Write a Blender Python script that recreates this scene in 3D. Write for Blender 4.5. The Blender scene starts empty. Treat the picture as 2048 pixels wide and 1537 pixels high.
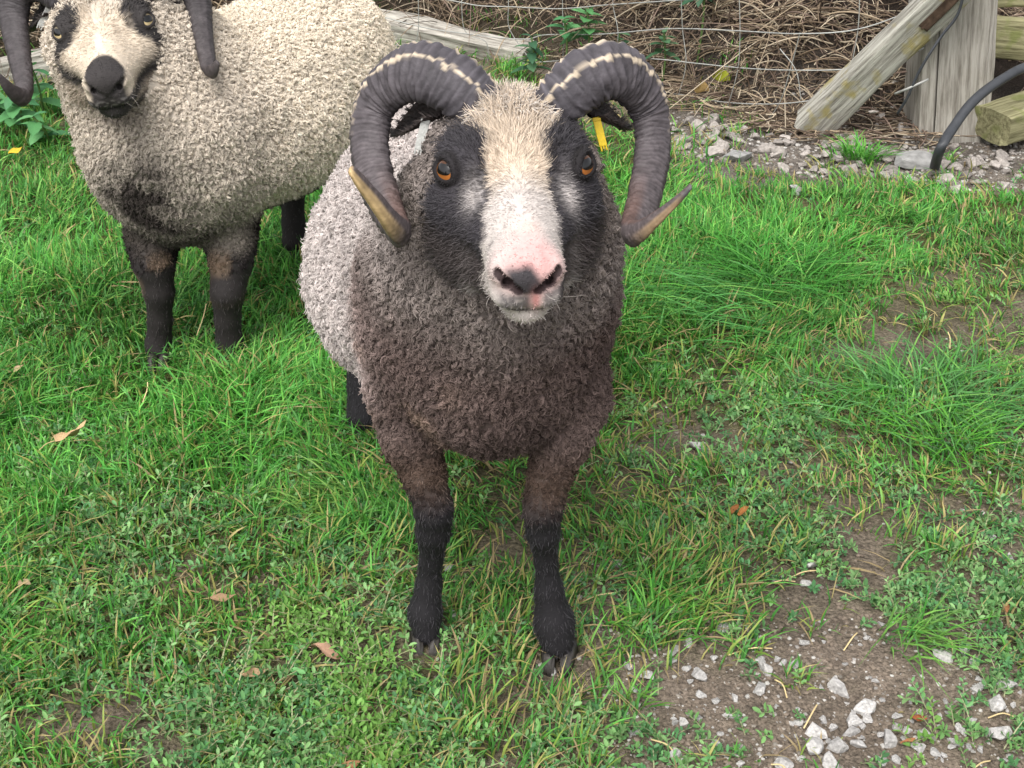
import bpy, bmesh, math, random
import numpy as np
from mathutils import Vector, Matrix, kdtree

random.seed(7)
RNG = np.random.default_rng(11)
SC = bpy.context.scene
COL = SC.collection

# ------------------------------------------------------------------ camera
CAM = np.array([0.0, 0.0, 1.2])
PITCH = math.radians(30.0)
FP = 2500.0                       # focal length in photo pixels (2048 wide)
cam_data = bpy.data.cameras.new('camera')
cam_data.sensor_width = 36.0
cam_data.lens = FP / 2048.0 * 36.0
cam_data.clip_start = 0.02
cam_data.clip_end = 500.0
cam = bpy.data.objects.new('camera', cam_data)
COL.objects.link(cam)
cam.location = CAM.tolist()
cam.rotation_euler = (math.radians(90) - PITCH, 0, 0)
SC.camera = cam
_F = np.array([0, math.cos(PITCH), -math.sin(PITCH)])
_U = np.array([0, math.sin(PITCH), math.cos(PITCH)])
_R = np.array([1.0, 0, 0])

# ------------------------------------------------------------------ light: bright overcast
SUN_EL, SUN_AZ = 58.0, 205.0
world = bpy.data.worlds.new('World')
SC.world = world
world.use_nodes = True
wn = world.node_tree
wn.nodes.clear()
w_out = wn.nodes.new('ShaderNodeOutputWorld')
w_bg = wn.nodes.new('ShaderNodeBackground')
w_sky = wn.nodes.new('ShaderNodeTexSky')
w_sky.sky_type = 'NISHITA'
w_sky.sun_disc = False
w_sky.sun_elevation = math.radians(SUN_EL)
w_sky.sun_rotation = math.radians(SUN_AZ)
w_sky.air_density = 1.0
w_sky.dust_density = 4.0
w_hs = wn.nodes.new('ShaderNodeHueSaturation')     # cloud cover: a grey-white sky
w_hs.inputs['Saturation'].default_value = 0.18
wn.links.new(w_sky.outputs[0], w_hs.inputs['Color'])
wn.links.new(w_hs.outputs[0], w_bg.inputs['Color'])
w_bg.inputs['Strength'].default_value = 0.15
wn.links.new(w_bg.outputs[0], w_out.inputs['Surface'])
sun_d = bpy.data.lights.new('sun', 'SUN')
sun_d.energy = 1.1
sun_d.angle = math.radians(40)
sun_d.color = (1.0, 0.96, 0.9)
sun = bpy.data.objects.new('sun', sun_d)
COL.objects.link(sun)
_az = math.radians(SUN_AZ)
_el = math.radians(SUN_EL)
_sd = Vector((math.sin(_az) * math.cos(_el), math.cos(_az) * math.cos(_el), math.sin(_el)))
sun.rotation_euler = (-_sd).to_track_quat('-Z', 'Y').to_euler()
SC.view_settings.view_transform = 'Standard'
SC.view_settings.look = 'None'
SC.view_settings.gamma = 1.0
SC.view_settings.exposure = 0.9
SC.view_settings.use_curve_mapping = False
SC.render.engine = 'CYCLES'
SC.cycles.max_bounces = 6
SC.cycles.diffuse_bounces = 3
SC.cycles.glossy_bounces = 2
SC.cycles.transmission_bounces = 3
SC.cycles.use_denoising = True
SC.cycles_curves.shape = 'RIBBONS'
SC.cycles_curves.subdivisions = 2
SC.render.filter_size = 1.2

# ------------------------------------------------------------------ helpers: geometry of the view
def P(px, py, Y):
    d = _F + (px - 1024.0) / FP * _R - (py - 768.5) / FP * _U
    return CAM + d * (Y / d[1])
def PG(px, py, z=0.0):
    d = _F + (px - 1024.0) / FP * _R - (py - 768.5) / FP * _U
    return CAM + d * ((z - CAM[2]) / d[2])
def proj(p):
    q = np.asarray(p) - CAM
    dz = np.maximum(q @ _F, 1e-3)
    return 1024 + FP * (q @ _R) / dz, 768.5 - FP * (q @ _U) / dz, dz
def lin(r, g, b):
    def f(c):
        c = c / 255.0
        return c / 12.92 if c <= 0.04045 else ((c + 0.055) / 1.055) ** 2.4
    return np.array([f(r), f(g), f(b)])
def sstep(a, b, x):
    t = np.clip((x - a) / (b - a), 0, 1)
    return t * t * (3 - 2 * t)
def _hash(ix, iy, iz, seed):
    h = (ix.astype(np.uint32) * np.uint32(374761393) + iy.astype(np.uint32) * np.uint32(668265263)
         + iz.astype(np.uint32) * np.uint32(2147483647) + np.uint32(seed * 974711 + 13))
    h = (h ^ (h >> np.uint32(13))) * np.uint32(1274126177)
    h = h ^ (h >> np.uint32(16))
    return (h & np.uint32(0xffffff)).astype(np.float64) / float(0xffffff)
def noise(p, scale=1.0, seed=0):
    """value noise in -1..1 on points (n,3)"""
    q = np.asarray(p, float) * scale + 1000.0
    i = np.floor(q).astype(np.int64)
    f = q - i
    u = f * f * (3 - 2 * f)
    r = 0
    for dx in (0, 1):
        for dy in (0, 1):
            for dz in (0, 1):
                w = (u[:, 0] if dx else 1 - u[:, 0]) * (u[:, 1] if dy else 1 - u[:, 1]) * (u[:, 2] if dz else 1 - u[:, 2])
                r = r + w * _hash(i[:, 0] + dx, i[:, 1] + dy, i[:, 2] + dz, seed)
    return r * 2 - 1
def fbm(p, scale, octaves=3, seed=0):
    r, a = 0, 1.0
    for o in range(octaves):
        r = r + a * noise(p, scale * 2 ** o, seed + o)
        a *= 0.5
    return r
def unit(v):
    v = np.asarray(v, float)
    return v / np.maximum(np.linalg.norm(v, axis=-1, keepdims=True), 1e-12)

# ------------------------------------------------------------------ helpers: objects
def tag(o, label=None, cat=None, group=None, kind=None):
    if label: o['label'] = label
    if cat: o['category'] = cat
    if group: o['group'] = group
    if kind or cat: o['kind'] = kind or 'thing'
    return o
def link(name, data, parent=None):
    o = bpy.data.objects.new(name, data)
    COL.objects.link(o)
    if parent is not None: o.parent = parent
    return o
def empty(name, loc=(0, 0, 0)):
    o = bpy.data.objects.new(name, None)
    o.empty_display_size = 0.05
    COL.objects.link(o)
    o.location = loc
    return o
def np_mesh(name, verts, loops, starts, totals, mat=None, col=None, smooth=True):
    me = bpy.data.meshes.new(name)
    verts = np.ascontiguousarray(verts, np.float32)
    me.vertices.add(len(verts)); me.vertices.foreach_set('co', verts.ravel())
    me.loops.add(len(loops)); me.loops.foreach_set('vertex_index', np.ascontiguousarray(loops, np.int32))
    me.polygons.add(len(starts)); me.polygons.foreach_set('loop_start', np.ascontiguousarray(starts, np.int32))
    me.update(calc_edges=True)
    me.polygons.foreach_set('use_smooth', np.full(len(starts), smooth, bool))
    if col is not None:
        a = me.attributes.new('col', 'FLOAT_COLOR', 'POINT')
        c = np.ones((len(verts), 4), np.float32); c[:, :3] = col
        a.data.foreach_set('color', c.ravel())
    if mat: me.materials.append(mat)
    me.validate()
    return me
def quad_mesh(name, verts, quads, mat=None, col=None, smooth=True):
    q = np.asarray(quads, np.int32); n, k = q.shape
    return np_mesh(name, verts, q.ravel(), np.arange(n) * k, np.full(n, k), mat, col, smooth)
def mixed_mesh(name, verts, faces, mat=None, col=None, smooth=True):
    loops = [i for f in faces for i in f]; tot = np.array([len(f) for f in faces]); st = np.cumsum(tot) - tot
    return np_mesh(name, verts, loops, st, tot, mat, col, smooth)
def set_local(o, loc):
    """shift a mesh built in world space so that its origin is at loc"""
    o.data.transform(Matrix.Translation(-Vector(loc))); o.location = loc
def hair_obj(name, pts, rad, col, mat, parent=None):
    """pts (n,k,3), rad (n,k) or (k,), col (n,3)"""
    n, k, _ = pts.shape
    hc = bpy.data.hair_curves.new(name)
    hc.add_curves([k] * n)
    hc.attributes['position'].data.foreach_set('vector', np.ascontiguousarray(pts, np.float32).ravel())
    r = hc.attributes.get('radius') or hc.attributes.new('radius', 'FLOAT', 'POINT')
    r.data.foreach_set('value', np.ascontiguousarray(np.broadcast_to(rad, (n, k)), np.float32).ravel())
    c = hc.attributes.new('col', 'FLOAT_COLOR', 'CURVE')
    cc = np.ones((n, 4), np.float32); cc[:, :3] = col
    c.data.foreach_set('color', cc.ravel())
    hc.materials.append(mat)
    return link(name, hc, parent)

# ------------------------------------------------------------------ materials
def new_mat(name, rough=0.7, spec=0.3):
    m = bpy.data.materials.new(name); m.use_nodes = True
    b = m.node_tree.nodes['Principled BSDF']
    b.inputs['Roughness'].default_value = rough
    b.inputs['Specular IOR Level'].default_value = spec
    return m, m.node_tree, b
def attr_mat(name, rough=0.7, spec=0.3, noise_scale=0, noise_amt=0.25, bump=0.0, bump_scale=200, translucent=0.0, coat=0):
    m, nt, b = new_mat(name, rough, spec)
    a = nt.nodes.new('ShaderNodeAttribute'); a.attribute_name = 'col'
    src = a.outputs['Color']
    if noise_scale:
        tc = nt.nodes.new('ShaderNodeTexCoord')
        nz = nt.nodes.new('ShaderNodeTexNoise'); nz.inputs['Scale'].default_value = noise_scale; nz.inputs['Detail'].default_value = 4
        nt.links.new(tc.outputs['Object'], nz.inputs['Vector'])
        mr = nt.nodes.new('ShaderNodeMapRange')
        mr.inputs['From Min'].default_value = 0.3; mr.inputs['From Max'].default_value = 0.7
        mr.inputs['To Min'].default_value = 1 - noise_amt; mr.inputs['To Max'].default_value = 1 + noise_amt
        nt.links.new(nz.outputs[0], mr.inputs['Value'])
        mx = nt.nodes.new('ShaderNodeVectorMath'); mx.operation = 'SCALE'
        nt.links.new(src, mx.inputs[0]); nt.links.new(mr.outputs[0], mx.inputs['Scale'])
        src = mx.outputs[0]
    nt.links.new(src, b.inputs['Base Color'])
    if bump:
        tc2 = nt.nodes.new('ShaderNodeTexCoord')
        n2 = nt.nodes.new('ShaderNodeTexNoise'); n2.inputs['Scale'].default_value = bump_scale; n2.inputs['Detail'].default_value = 5
        nt.links.new(tc2.outputs['Object'], n2.inputs['Vector'])
        bp = nt.nodes.new('ShaderNodeBump'); bp.inputs['Strength'].default_value = bump; bp.inputs['Distance'].default_value = 0.012 if name == 'soil' else 0.004
        nt.links.new(n2.outputs[0], bp.inputs['Height']); nt.links.new(bp.outputs[0], b.inputs['Normal'])
    if coat:
        b.inputs['Coat Weight'].default_value = coat; b.inputs['Coat Roughness'].default_value = 0.03
    if translucent:
        tr = nt.nodes.new('ShaderNodeBsdfTranslucent'); nt.links.new(src, tr.inputs['Color'])
        ms = nt.nodes.new('ShaderNodeMixShader'); ms.inputs[0].default_value = translucent
        out = nt.nodes['Material Output']
        nt.links.new(b.outputs[0], ms.inputs[1]); nt.links.new(tr.outputs[0], ms.inputs[2]); nt.links.new(ms.outputs[0], out.inputs['Surface'])
    return m
def plain_mat(name, c, rough=0.6, spec=0.3, vary=0.15, scale=40, bump=0.2, metal=0.0, obj_random=0.0):
    m, nt, b = new_mat(name, rough, spec)
    b.inputs['Metallic'].default_value = metal
    tc = nt.nodes.new('ShaderNodeTexCoord')
    nz = nt.nodes.new('ShaderNodeTexNoise'); nz.inputs['Scale'].default_value = scale; nz.inputs['Detail'].default_value = 6
    nt.links.new(tc.outputs['Object'], nz.inputs['Vector'])
    mr = nt.nodes.new('ShaderNodeMapRange')
    mr.inputs['From Min'].default_value = 0.25; mr.inputs['From Max'].default_value = 0.75
    mr.inputs['To Min'].default_value = 1 - vary; mr.inputs['To Max'].default_value = 1 + vary
    nt.links.new(nz.outputs[0], mr.inputs['Value'])
    mx = nt.nodes.new('ShaderNodeVectorMath'); mx.operation = 'SCALE'
    mx.inputs[0].default_value = tuple(c); nt.links.new(mr.outputs[0], mx.inputs['Scale'])
    src = mx.outputs[0]
    if obj_random:
        oi = nt.nodes.new('ShaderNodeObjectInfo')
        m2 = nt.nodes.new('ShaderNodeMapRange'); m2.inputs['To Min'].default_value = 1 - obj_random; m2.inputs['To Max'].default_value = 1 + obj_random * 0.6
        nt.links.new(oi.outputs['Random'], m2.inputs['Value'])
        mx2 = nt.nodes.new('ShaderNodeVectorMath'); mx2.operation = 'SCALE'
        nt.links.new(src, mx2.inputs[0]); nt.links.new(m2.outputs[0], mx2.inputs['Scale'])
        src = mx2.outputs[0]
    nt.links.new(src, b.inputs['Base Color'])
    if bump:
        bp = nt.nodes.new('ShaderNodeBump'); bp.inputs['Strength'].default_value = bump; bp.inputs['Distance'].default_value = 0.003
        nt.links.new(nz.outputs[0], bp.inputs['Height']); nt.links.new(bp.outputs[0], b.inputs['Normal'])
    return m
def wood_mat(name, base, dark, tint=None):
    """weathered timber, grain along local X"""
    m, nt, b = new_mat(name, 0.85, 0.15)
    tc = nt.nodes.new('ShaderNodeTexCoord')
    mp = nt.nodes.new('ShaderNodeMapping'); mp.inputs['Scale'].default_value = (7, 95, 95)
    nt.links.new(tc.outputs['Object'], mp.inputs['Vector'])
    nz = nt.nodes.new('ShaderNodeTexNoise'); nz.inputs['Scale'].default_value = 1.0; nz.inputs['Detail'].default_value = 7; nz.inputs['Roughness'].default_value = 0.65
    nt.links.new(mp.outputs[0], nz.inputs['Vector'])
    cr = nt.nodes.new('ShaderNodeValToRGB')
    cr.color_ramp.elements[0].position = 0.30; cr.color_ramp.elements[0].color = (*dark, 1)
    cr.color_ramp.elements[1].position = 0.58; cr.color_ramp.elements[1].color = (*base, 1)
    nt.links.new(nz.outputs[0], cr.inputs[0])
    src = cr.outputs[0]
    if tint is not None:
        n3 = nt.nodes.new('ShaderNodeTexNoise'); n3.inputs['Scale'].default_value = 16; n3.inputs['Detail'].default_value = 5
        nt.links.new(tc.outputs['Object'], n3.inputs['Vector'])
        c3 = nt.nodes.new('ShaderNodeValToRGB'); c3.color_ramp.elements[0].position = 0.56; c3.color_ramp.elements[1].position = 0.68
        nt.links.new(n3.outputs[0], c3.inputs[0])
        mx = nt.nodes.new('ShaderNodeMix'); mx.data_type = 'RGBA'; mx.inputs['B'].default_value = (*tint, 1)
        nt.links.new(c3.outputs[0], mx.inputs['Factor']); nt.links.new(src, mx.inputs['A'])
        src = mx.outputs['Result']
    nt.links.new(src, b.inputs['Base Color'])
    bp = nt.nodes.new('ShaderNodeBump'); bp.inputs['Strength'].default_value = 0.9; bp.inputs['Distance'].default_value = 0.006
    nt.links.new(nz.outputs[0], bp.inputs['Height']); nt.links.new(bp.outputs[0], b.inputs['Normal'])
    return m

M_WOOL = attr_mat('wool', 0.95, 0.05)
M_HAIR = attr_mat('short_hair', 0.55, 0.35)
M_SKIN = attr_mat('skin', 0.75, 0.2, noise_scale=90, noise_amt=0.12, bump=0.25, bump_scale=420)
M_HORN = attr_mat('horn', 0.62, 0.3, noise_scale=70, noise_amt=0.22, bump=0.35, bump_scale=160)
M_HOOF = plain_mat('hoof', lin(62, 58, 55), 0.55, 0.35, 0.35, 120, 0.4)
M_EYE = attr_mat('eye', 0.08, 0.45, coat=0.25)
M_GRASS = attr_mat('grass_blades', 0.5, 0.25, translucent=0.35)
M_LEAF = attr_mat('leaf', 0.55, 0.3, noise_scale=60, noise_amt=0.2, translucent=0.25)
M_DEADLEAF = attr_mat('dead_leaf', 0.7, 0.2, noise_scale=90, noise_amt=0.35, bump=0.4, bump_scale=120)
M_STRAW = attr_mat('straw', 0.7, 0.2)
M_STONE = plain_mat('limestone', lin(172, 169, 166), 0.9, 0.15, 0.4, 4, 1.0, obj_random=0.25)
M_STONE2 = plain_mat('grey_stone', lin(150, 143, 137), 0.9, 0.15, 0.4, 3.5, 1.0, obj_random=0.35)
M_SLATE = plain_mat('slate', lin(138, 137, 135), 0.85, 0.2, 0.35, 4, 0.9)
M_GRAVEL = attr_mat('gravel', 0.9, 0.15, noise_scale=150, noise_amt=0.25, bump=0.5, bump_scale=300)
M_WIRE = plain_mat('galvanised_wire', lin(160, 160, 156), 0.5, 0.4, 0.25, 60, 0.1, metal=0.25)
M_RUBBER = plain_mat('black_pipe', lin(58, 60, 64), 0.5, 0.4, 0.2, 40, 0.15)
M_TAG_W = plain_mat('white_tag', lin(170, 170, 166), 0.4, 0.4, 0.25, 400, 0.2)
M_TAG_Y = plain_mat('yellow_tag', lin(206, 176, 30), 0.4, 0.4, 0.12, 300, 0.2)
M_WOOD = wood_mat('weathered_wood', lin(188, 183, 173), lin(84, 77, 68))
M_WOOD_L = wood_mat('lichen_wood', lin(176, 173, 163), lin(86, 81, 73), lin(150, 140, 98))
M_WOOD_G = wood_mat('green_wood', lin(150, 146, 112), lin(84, 80, 56), lin(120, 124, 78))
M_WOOD_P = wood_mat('post_wood', lin(168, 163, 154), lin(104, 98, 89))

# ------------------------------------------------------------------ ground
FX = np.array([-6, -2.4, -1.9, -1.3, -0.8, -0.35, 0.05, 0.5, 0.86, 1.3, 2.0, 6])
FY = np.array([3.9, 3.95, 4.02, 4.25, 4.5, 4.62, 4.45, 4.0, 3.66, 3.62, 3.7, 4.0])
def fence_y(x): return np.interp(x, FX, FY)
def ground_z(x, y):
    x = np.asarray(x, float); y = np.asarray(y, float)
    p = np.stack([x, y, np.zeros_like(x)], -1).reshape(-1, 3)
    nz = (fbm(p, 3.0, 3, 5) * 0.012 + fbm(p, 28.0, 2, 9) * 0.0045).reshape(x.shape)
    t = np.maximum(0, y - fence_y(x) - 0.03)
    right = sstep(1.2, 1.6, x)
    bank = (1.1 * (1 - np.exp(-t * 0.95)) + 0.05 * sstep(0, 0.15, t)) * (1 - 0.75 * right)
    return nz + bank
_GR = [0, 256, 512, 768, 1024, 1280, 1536, 1792, 2048]
_GY = [150, 250, 300, 345, 400, 500, 600, 700, 800, 900, 1000, 1100, 1200, 1300, 1400, 1537]
_GRASS = np.array([
    [.6, .8, .8, .8, .4, .05, 0, 0, 0], [.9, 1, 1, 1, 1, .5, 0, 0, 0], [1, 1, 1, 1, 1, 1, .15, 0, 0],
    [1, 1, 1, 1, 1, 1, .7, .15, .0], [1, 1, 1, 1, 1, 1, 1, .9, .6], [1, 1, 1, 1, 1, 1, 1, .95, .8],
    [1, 1, 1, 1, 1, 1, 1, .5, .4], [1, 1, 1, 1, 1, .9, .7, .3, .3], [1, 1, 1, 1, .9, .7, .5, .45, .4],
    [1, 1, 1, 1, .8, .5, .3, .3, .4], [.9, .9, .9, .8, .7, .6, .4, .4, .4], [.7, .6, .7, .7, .65, .6, .4, .35, .3],
    [.6, .5, .5, .6, .55, .5, .45, .35, .25], [.5, .5, .5, .5, .5, .3, .1, .06, .15],
    [.5, .45, .45, .45, .5, .12, .03, .03, .05], [.5, .4, .4, .4, .45, .1, .02, .02, .03]])
_KNOT = np.array([
    [0] * 9, [0] * 9, [0] * 9, [0] * 9, [.05] * 9, [.08] * 9, [.12, .15, .1, .1, .1, .15, .1, .15, .2],
    [.15, .2, .1, .1, .2, .35, .3, .2, .3], [.2, .2, .1, .1, .3, .6, .45, .2, .4], [.3, .3, .3, .3, .3, .6, .8, .6, .6],
    [.6, .8, .8, .3, .2, .5, .8, .7, .8], [.8, 1, .8, .3, .15, .4, .6, .6, .7], [.7, .9, .5, .4, .25, .5, .6, .4, .7],
    [.8, .9, .8, .6, .4, .35, .1, .08, .5], [1, 1, 1, .9, .9, .35, .03, .05, .3], [1, 1, .8, .9, .9, .3, .02, .03, .1]])
_HGT = np.array([
    [.7] * 9, [.7] * 9, [.6] * 9, [.6, .7, .8, .8, .7, .6, .5, .4, .4], [.8, .9, .9, .9, .8, .7, .6, .5, .5],
    [.9, 1, 1, 1, 1, .9, .8, .6, .5], [1, 1, 1, 1, 1, 1.1, .9, .5, .4], [1, 1, 1, 1, .9, .9, .7, .4, .4],
    [1, 1, 1, 1, .8, .5, .5, .7, .5], [1, 1, 1, 1, .7, .45, .4, .4, .4], [.9, .8, .8, .8, .6, .45, .45, .4, .5],
    [.8, .65, .6, .65, .55, .5, .5, .45, .5], [.65, .55, .5, .55, .5, .5, .5, .5, .45], [.55, .5, .45, .5, .5, .5, .45, .4, .4],
    [.55, .45, .4, .4, .45, .4, .35, .3, .35], [.5, .4, .4, .4, .4, .4, .3, .3, .3]])
_HGT[5:8, :4] *= 1.22
def zmap(tab, px, py):
    fx = np.interp(px, _GR, np.arange(9)); fy = np.interp(py, _GY, np.arange(16))
    i = np.minimum(fx.astype(int), 7); j = np.minimum(fy.astype(int), 14); a = fx - i; b = fy - j
    return (tab[j, i] * (1 - a) * (1 - b) + tab[j, i + 1] * a * (1 - b) + tab[j + 1, i] * (1 - a) * b + tab[j + 1, i + 1] * a * b)
def zones(x, y):
    p = np.stack([x, y, np.zeros_like(x)], -1)
    px, py, _ = proj(p)
    px = px + noise(p, 5, 31) * 60; py = py + noise(p, 5, 37) * 25
    n = fbm(p, 9.0, 2, 21) * 0.35
    behind = sstep(0.0, 0.25, y - fence_y(x))
    g = zmap(_GRASS, px, py); k = zmap(_KNOT, px, py)
    g = np.clip(g + n * (g > 0.04) * (g < 0.97), 0, 1) * (1 - behind)
    k = np.clip(k * (1 + 1.3 * fbm(p, 7.0, 2, 51)), 0, 1) * (1 - behind)
    bare = np.zeros(len(x))
    for cx, cy, rx, ry in ((1400, 905, 90, 45), (1960, 1050, 90, 70), (1800, 690, 130, 40), (1580, 1150, 80, 40), (1180, 1110, 60, 60), (960, 1150, 90, 50), (1010, 1260, 60, 40), (700, 1330, 70, 35), (620, 1150, 80, 30), (250, 1490, 90, 30), (1250, 1250, 60, 60), (1500, 1240, 90, 40), (1950, 640, 90, 30), (1480, 940, 60, 30)):
        bare = np.maximum(bare, np.exp(-(((px - cx) / rx) ** 2 + ((py - cy) / ry) ** 2)))
    bare = np.clip(bare * 1.2, 0, 1)
    g = g * (1 - 0.6 * bare); k = k * (1 - 0.5 * bare)
    return g, k, zmap(_HGT, px, py), px, py

def build_ground():
    def axis(lo, hi, step, far):
        a = list(np.arange(lo, hi, step)); out = []
        d, v = step, lo
        while v > -far: d *= 1.6; v -= d; out.append(v)
        d, v = step, a[-1]; out2 = []
        while v < far: d *= 1.6; v += d; out2.append(v)
        return np.array(out[::-1] + a + out2)
    xs = axis(-2.3, 2.3, 0.016, 60); ys = axis(0.35, 5.6, 0.016, 60)
    X, Y = np.meshgrid(xs, ys, indexing='ij')
    Z = ground_z(X, Y)
    g, k, h, px, py = zones(X.ravel(), Y.ravel())
    V = np.stack([X.ravel(), Y.ravel(), Z.ravel()], -1)
    soil = lin(114, 103, 92); thatch = lin(76, 76, 44); bank = lin(44, 37, 32); grav = lin(106, 99, 92)
    cov = np.clip(g + 0.4 * k, 0, 1)[:, None]
    c = soil * (1 - cov) + thatch * cov
    gz = (sstep(395, 340, py) * sstep(1280, 1380, px))[:, None]
    c = c * (1 - gz) + grav * gz
    bh = sstep(-0.15, 0.25, V[:, 1] - fence_y(V[:, 0]))[:, None]
    c = c * (1 - bh) + bank * bh
    c = c * (1 + 0.25 * fbm(V, 14, 3, 3)[:, None]) * (1 + 0.18 * noise(V, 90, 4)[:, None])
    nx, ny = len(xs), len(ys)
    I = np.arange(nx * ny).reshape(nx, ny)
    q = np.stack([I[:-1, :-1], I[1:, :-1], I[1:, 1:], I[:-1, 1:]], -1).reshape(-1, 4)
    m = attr_mat('soil', 0.95, 0.15, noise_scale=170, noise_amt=0.45, bump=1.0, bump_scale=150)
    o = link('ground', quad_mesh('ground', V, q, m, np.clip(c, 0.005, 1)))
    tag(o, 'trodden brown earth sloping up behind the fence', kind='structure')
build_ground()

# ------------------------------------------------------------------ implicit surfaces for the animals
class Sculpt:
    def __init__(s): s.ops = []
    def cone(s, a, b, ra, rb, k=0.03, sub=False):
        a = np.array(a, float); b = np.array(b, float)
        ab = b - a; L2 = max(ab @ ab, 1e-9)
        def f(p):
            t = np.clip(((p - a) @ ab) / L2, 0, 1)
            return np.linalg.norm(p - a - t[..., None] * ab, axis=-1) - (ra + (rb - ra) * t)
        r = max(ra, rb)
        s.ops.append((f, np.minimum(a, b) - r, np.maximum(a, b) + r, k, sub)); return s
    def ell(s, c, r, k=0.03, rot=None, sub=False):
        c = np.array(c, float); r = np.array(r, float)
        M = np.eye(3) if rot is None else np.array(rot)
        def f(p):
            q = (p - c) @ M
            k0 = np.linalg.norm(q / r, axis=-1); k1 = np.linalg.norm(q / (r * r), axis=-1)
            return k0 * (k0 - 1) / np.maximum(k1, 1e-6)
        s.ops.append((f, c - r.max(), c + r.max(), k, sub)); return s
    def chain(s, pts, k=0.03, sub=False):
        for i, ((a, ra), (b, rb)) in enumerate(zip(pts[:-1], pts[1:])): s.cone(a, b, ra, rb, k if (i == 0 or k < 0.012) else min(k, 0.010), sub)
        return s
    def mesh(s, h, clip=None):
        adds = [o for o in s.ops if not o[4]]
        lo = np.min([o[1] for o in adds], 0) - 3 * h; hi = np.max([o[2] for o in adds], 0) + 3 * h
        n = np.ceil((hi - lo) / h).astype(int) + 1
        F = np.full(n, 0.25, np.float32)
        ax = [lo[i] + h * np.arange(n[i]) for i in range(3)]
        for f, a, b, k, sub in s.ops:
            i0 = np.clip(((a - k - 2 * h - lo) / h).astype(int), 0, n); i1 = np.clip(((b + k + 2 * h - lo) / h).astype(int) + 2, 0, n)
            if np.any(i1 <= i0): continue
            sl = tuple(slice(u, v) for u, v in zip(i0, i1))
            g = np.stack(np.meshgrid(*[ax[i][sl[i]] for i in range(3)], indexing='ij'), -1)
            d = f(g); c = F[sl]
            if sub:
                hh = np.maximum(k - np.abs(c + d), 0) / k
                F[sl] = np.maximum(c, -d) + hh * hh * k * 0.25
            else:
                hh = np.maximum(k - np.abs(c - d), 0) / k
                F[sl] = np.minimum(c, d) - hh * hh * k * 0.25
        return surface_nets(F, lo, h)
def surface_nets(F, lo, h):
    S = F < 0
    nx, ny, nz = F.shape
    cnt = np.zeros((nx - 1, ny - 1, nz - 1), np.int8)
    offs = [(i, j, k) for i in (0, 1) for j in (0, 1) for k in (0, 1)]
    for i, j, k in offs: cnt += S[i:nx - 1 + i, j:ny - 1 + j, k:nz - 1 + k]
    act = (cnt > 0) & (cnt < 8)
    C = np.argwhere(act); idx = np.full(act.shape, -1, np.int64); idx[act] = np.arange(len(C))
    acc = np.zeros((len(C), 3)); w = np.zeros(len(C))
    fv = {o: F[C[:, 0] + o[0], C[:, 1] + o[1], C[:, 2] + o[2]].astype(float) for o in offs}
    for a in offs:
        for ax in range(3):
            if a[ax]: continue
            b = list(a); b[ax] = 1; b = tuple(b)
            fa, fb = fv[a], fv[b]; m = (fa < 0) != (fb < 0)
            t = np.where(m, fa / np.where(m, fa - fb, 1), 0)
            p = np.tile(np.array(a, float), (len(C), 1)); p[:, ax] = t
            acc[m] += p[m]; w[m] += 1
    V = lo + h * (C + acc / w[:, None])
    quads = []
    for ax in range(3):
        sa = [slice(None)] * 3; sb = [slice(None)] * 3; sa[ax] = slice(0, -1); sb[ax] = slice(1, None)
        A, B = S[tuple(sa)], S[tuple(sb)]
        E = np.argwhere(A != B); u, v = (ax + 1) % 3, (ax + 2) % 3
        E = E[(E[:, u] > 0) & (E[:, v] > 0) & (E[:, u] < F.shape[u] - 1) & (E[:, v] < F.shape[v] - 1)]
        flip = B[E[:, 0], E[:, 1], E[:, 2]]
        def g(du, dv):
            q = E.copy(); q[:, u] += du; q[:, v] += dv
            return idx[q[:, 0], q[:, 1], q[:, 2]]
        Q = np.stack([g(-1, -1), g(0, -1), g(0, 0), g(-1, 0)], -1)
        Q[flip] = Q[flip][:, ::-1]
        quads.append(Q)
    Q = np.concatenate(quads)
    Q = Q[(Q >= 0).all(1)]
    return V, Q
def vert_normals(V, Q):
    n = np.cross(V[Q[:, 2]] - V[Q[:, 0]], V[Q[:, 3]] - V[Q[:, 1]])
    N = np.zeros_like(V)
    for i in range(4): np.add.at(N, Q[:, i], n)
    return unit(N)
def sample_surface(V, Q, n, weight=None):
    """n points on the quad mesh: positions, normals"""
    N = vert_normals(V, Q)
    fn = np.cross(V[Q[:, 2]] - V[Q[:, 0]], V[Q[:, 3]] - V[Q[:, 1]])
    A = np.linalg.norm(fn, axis=1)
    if weight is not None: A = A * weight(V[Q].mean(1), unit(fn))
    f = RNG.choice(len(Q), n, p=A / A.sum())
    a = RNG.random(n)[:, None]; b = RNG.random(n)[:, None]
    W = [(1 - a) * (1 - b), a * (1 - b), a * b, (1 - a) * b]
    p = sum(w * V[Q[f, i]] for i, w in enumerate(W)); nn = unit(sum(w * N[Q[f, i]] for i, w in enumerate(W)))
    return p, nn
def nearest(src, dst):
    kd = kdtree.KDTree(len(dst))
    for i, v in enumerate(dst): kd.insert(v, i)
    kd.balance()
    return np.array([kd.find(v)[1] for v in src])

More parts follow.
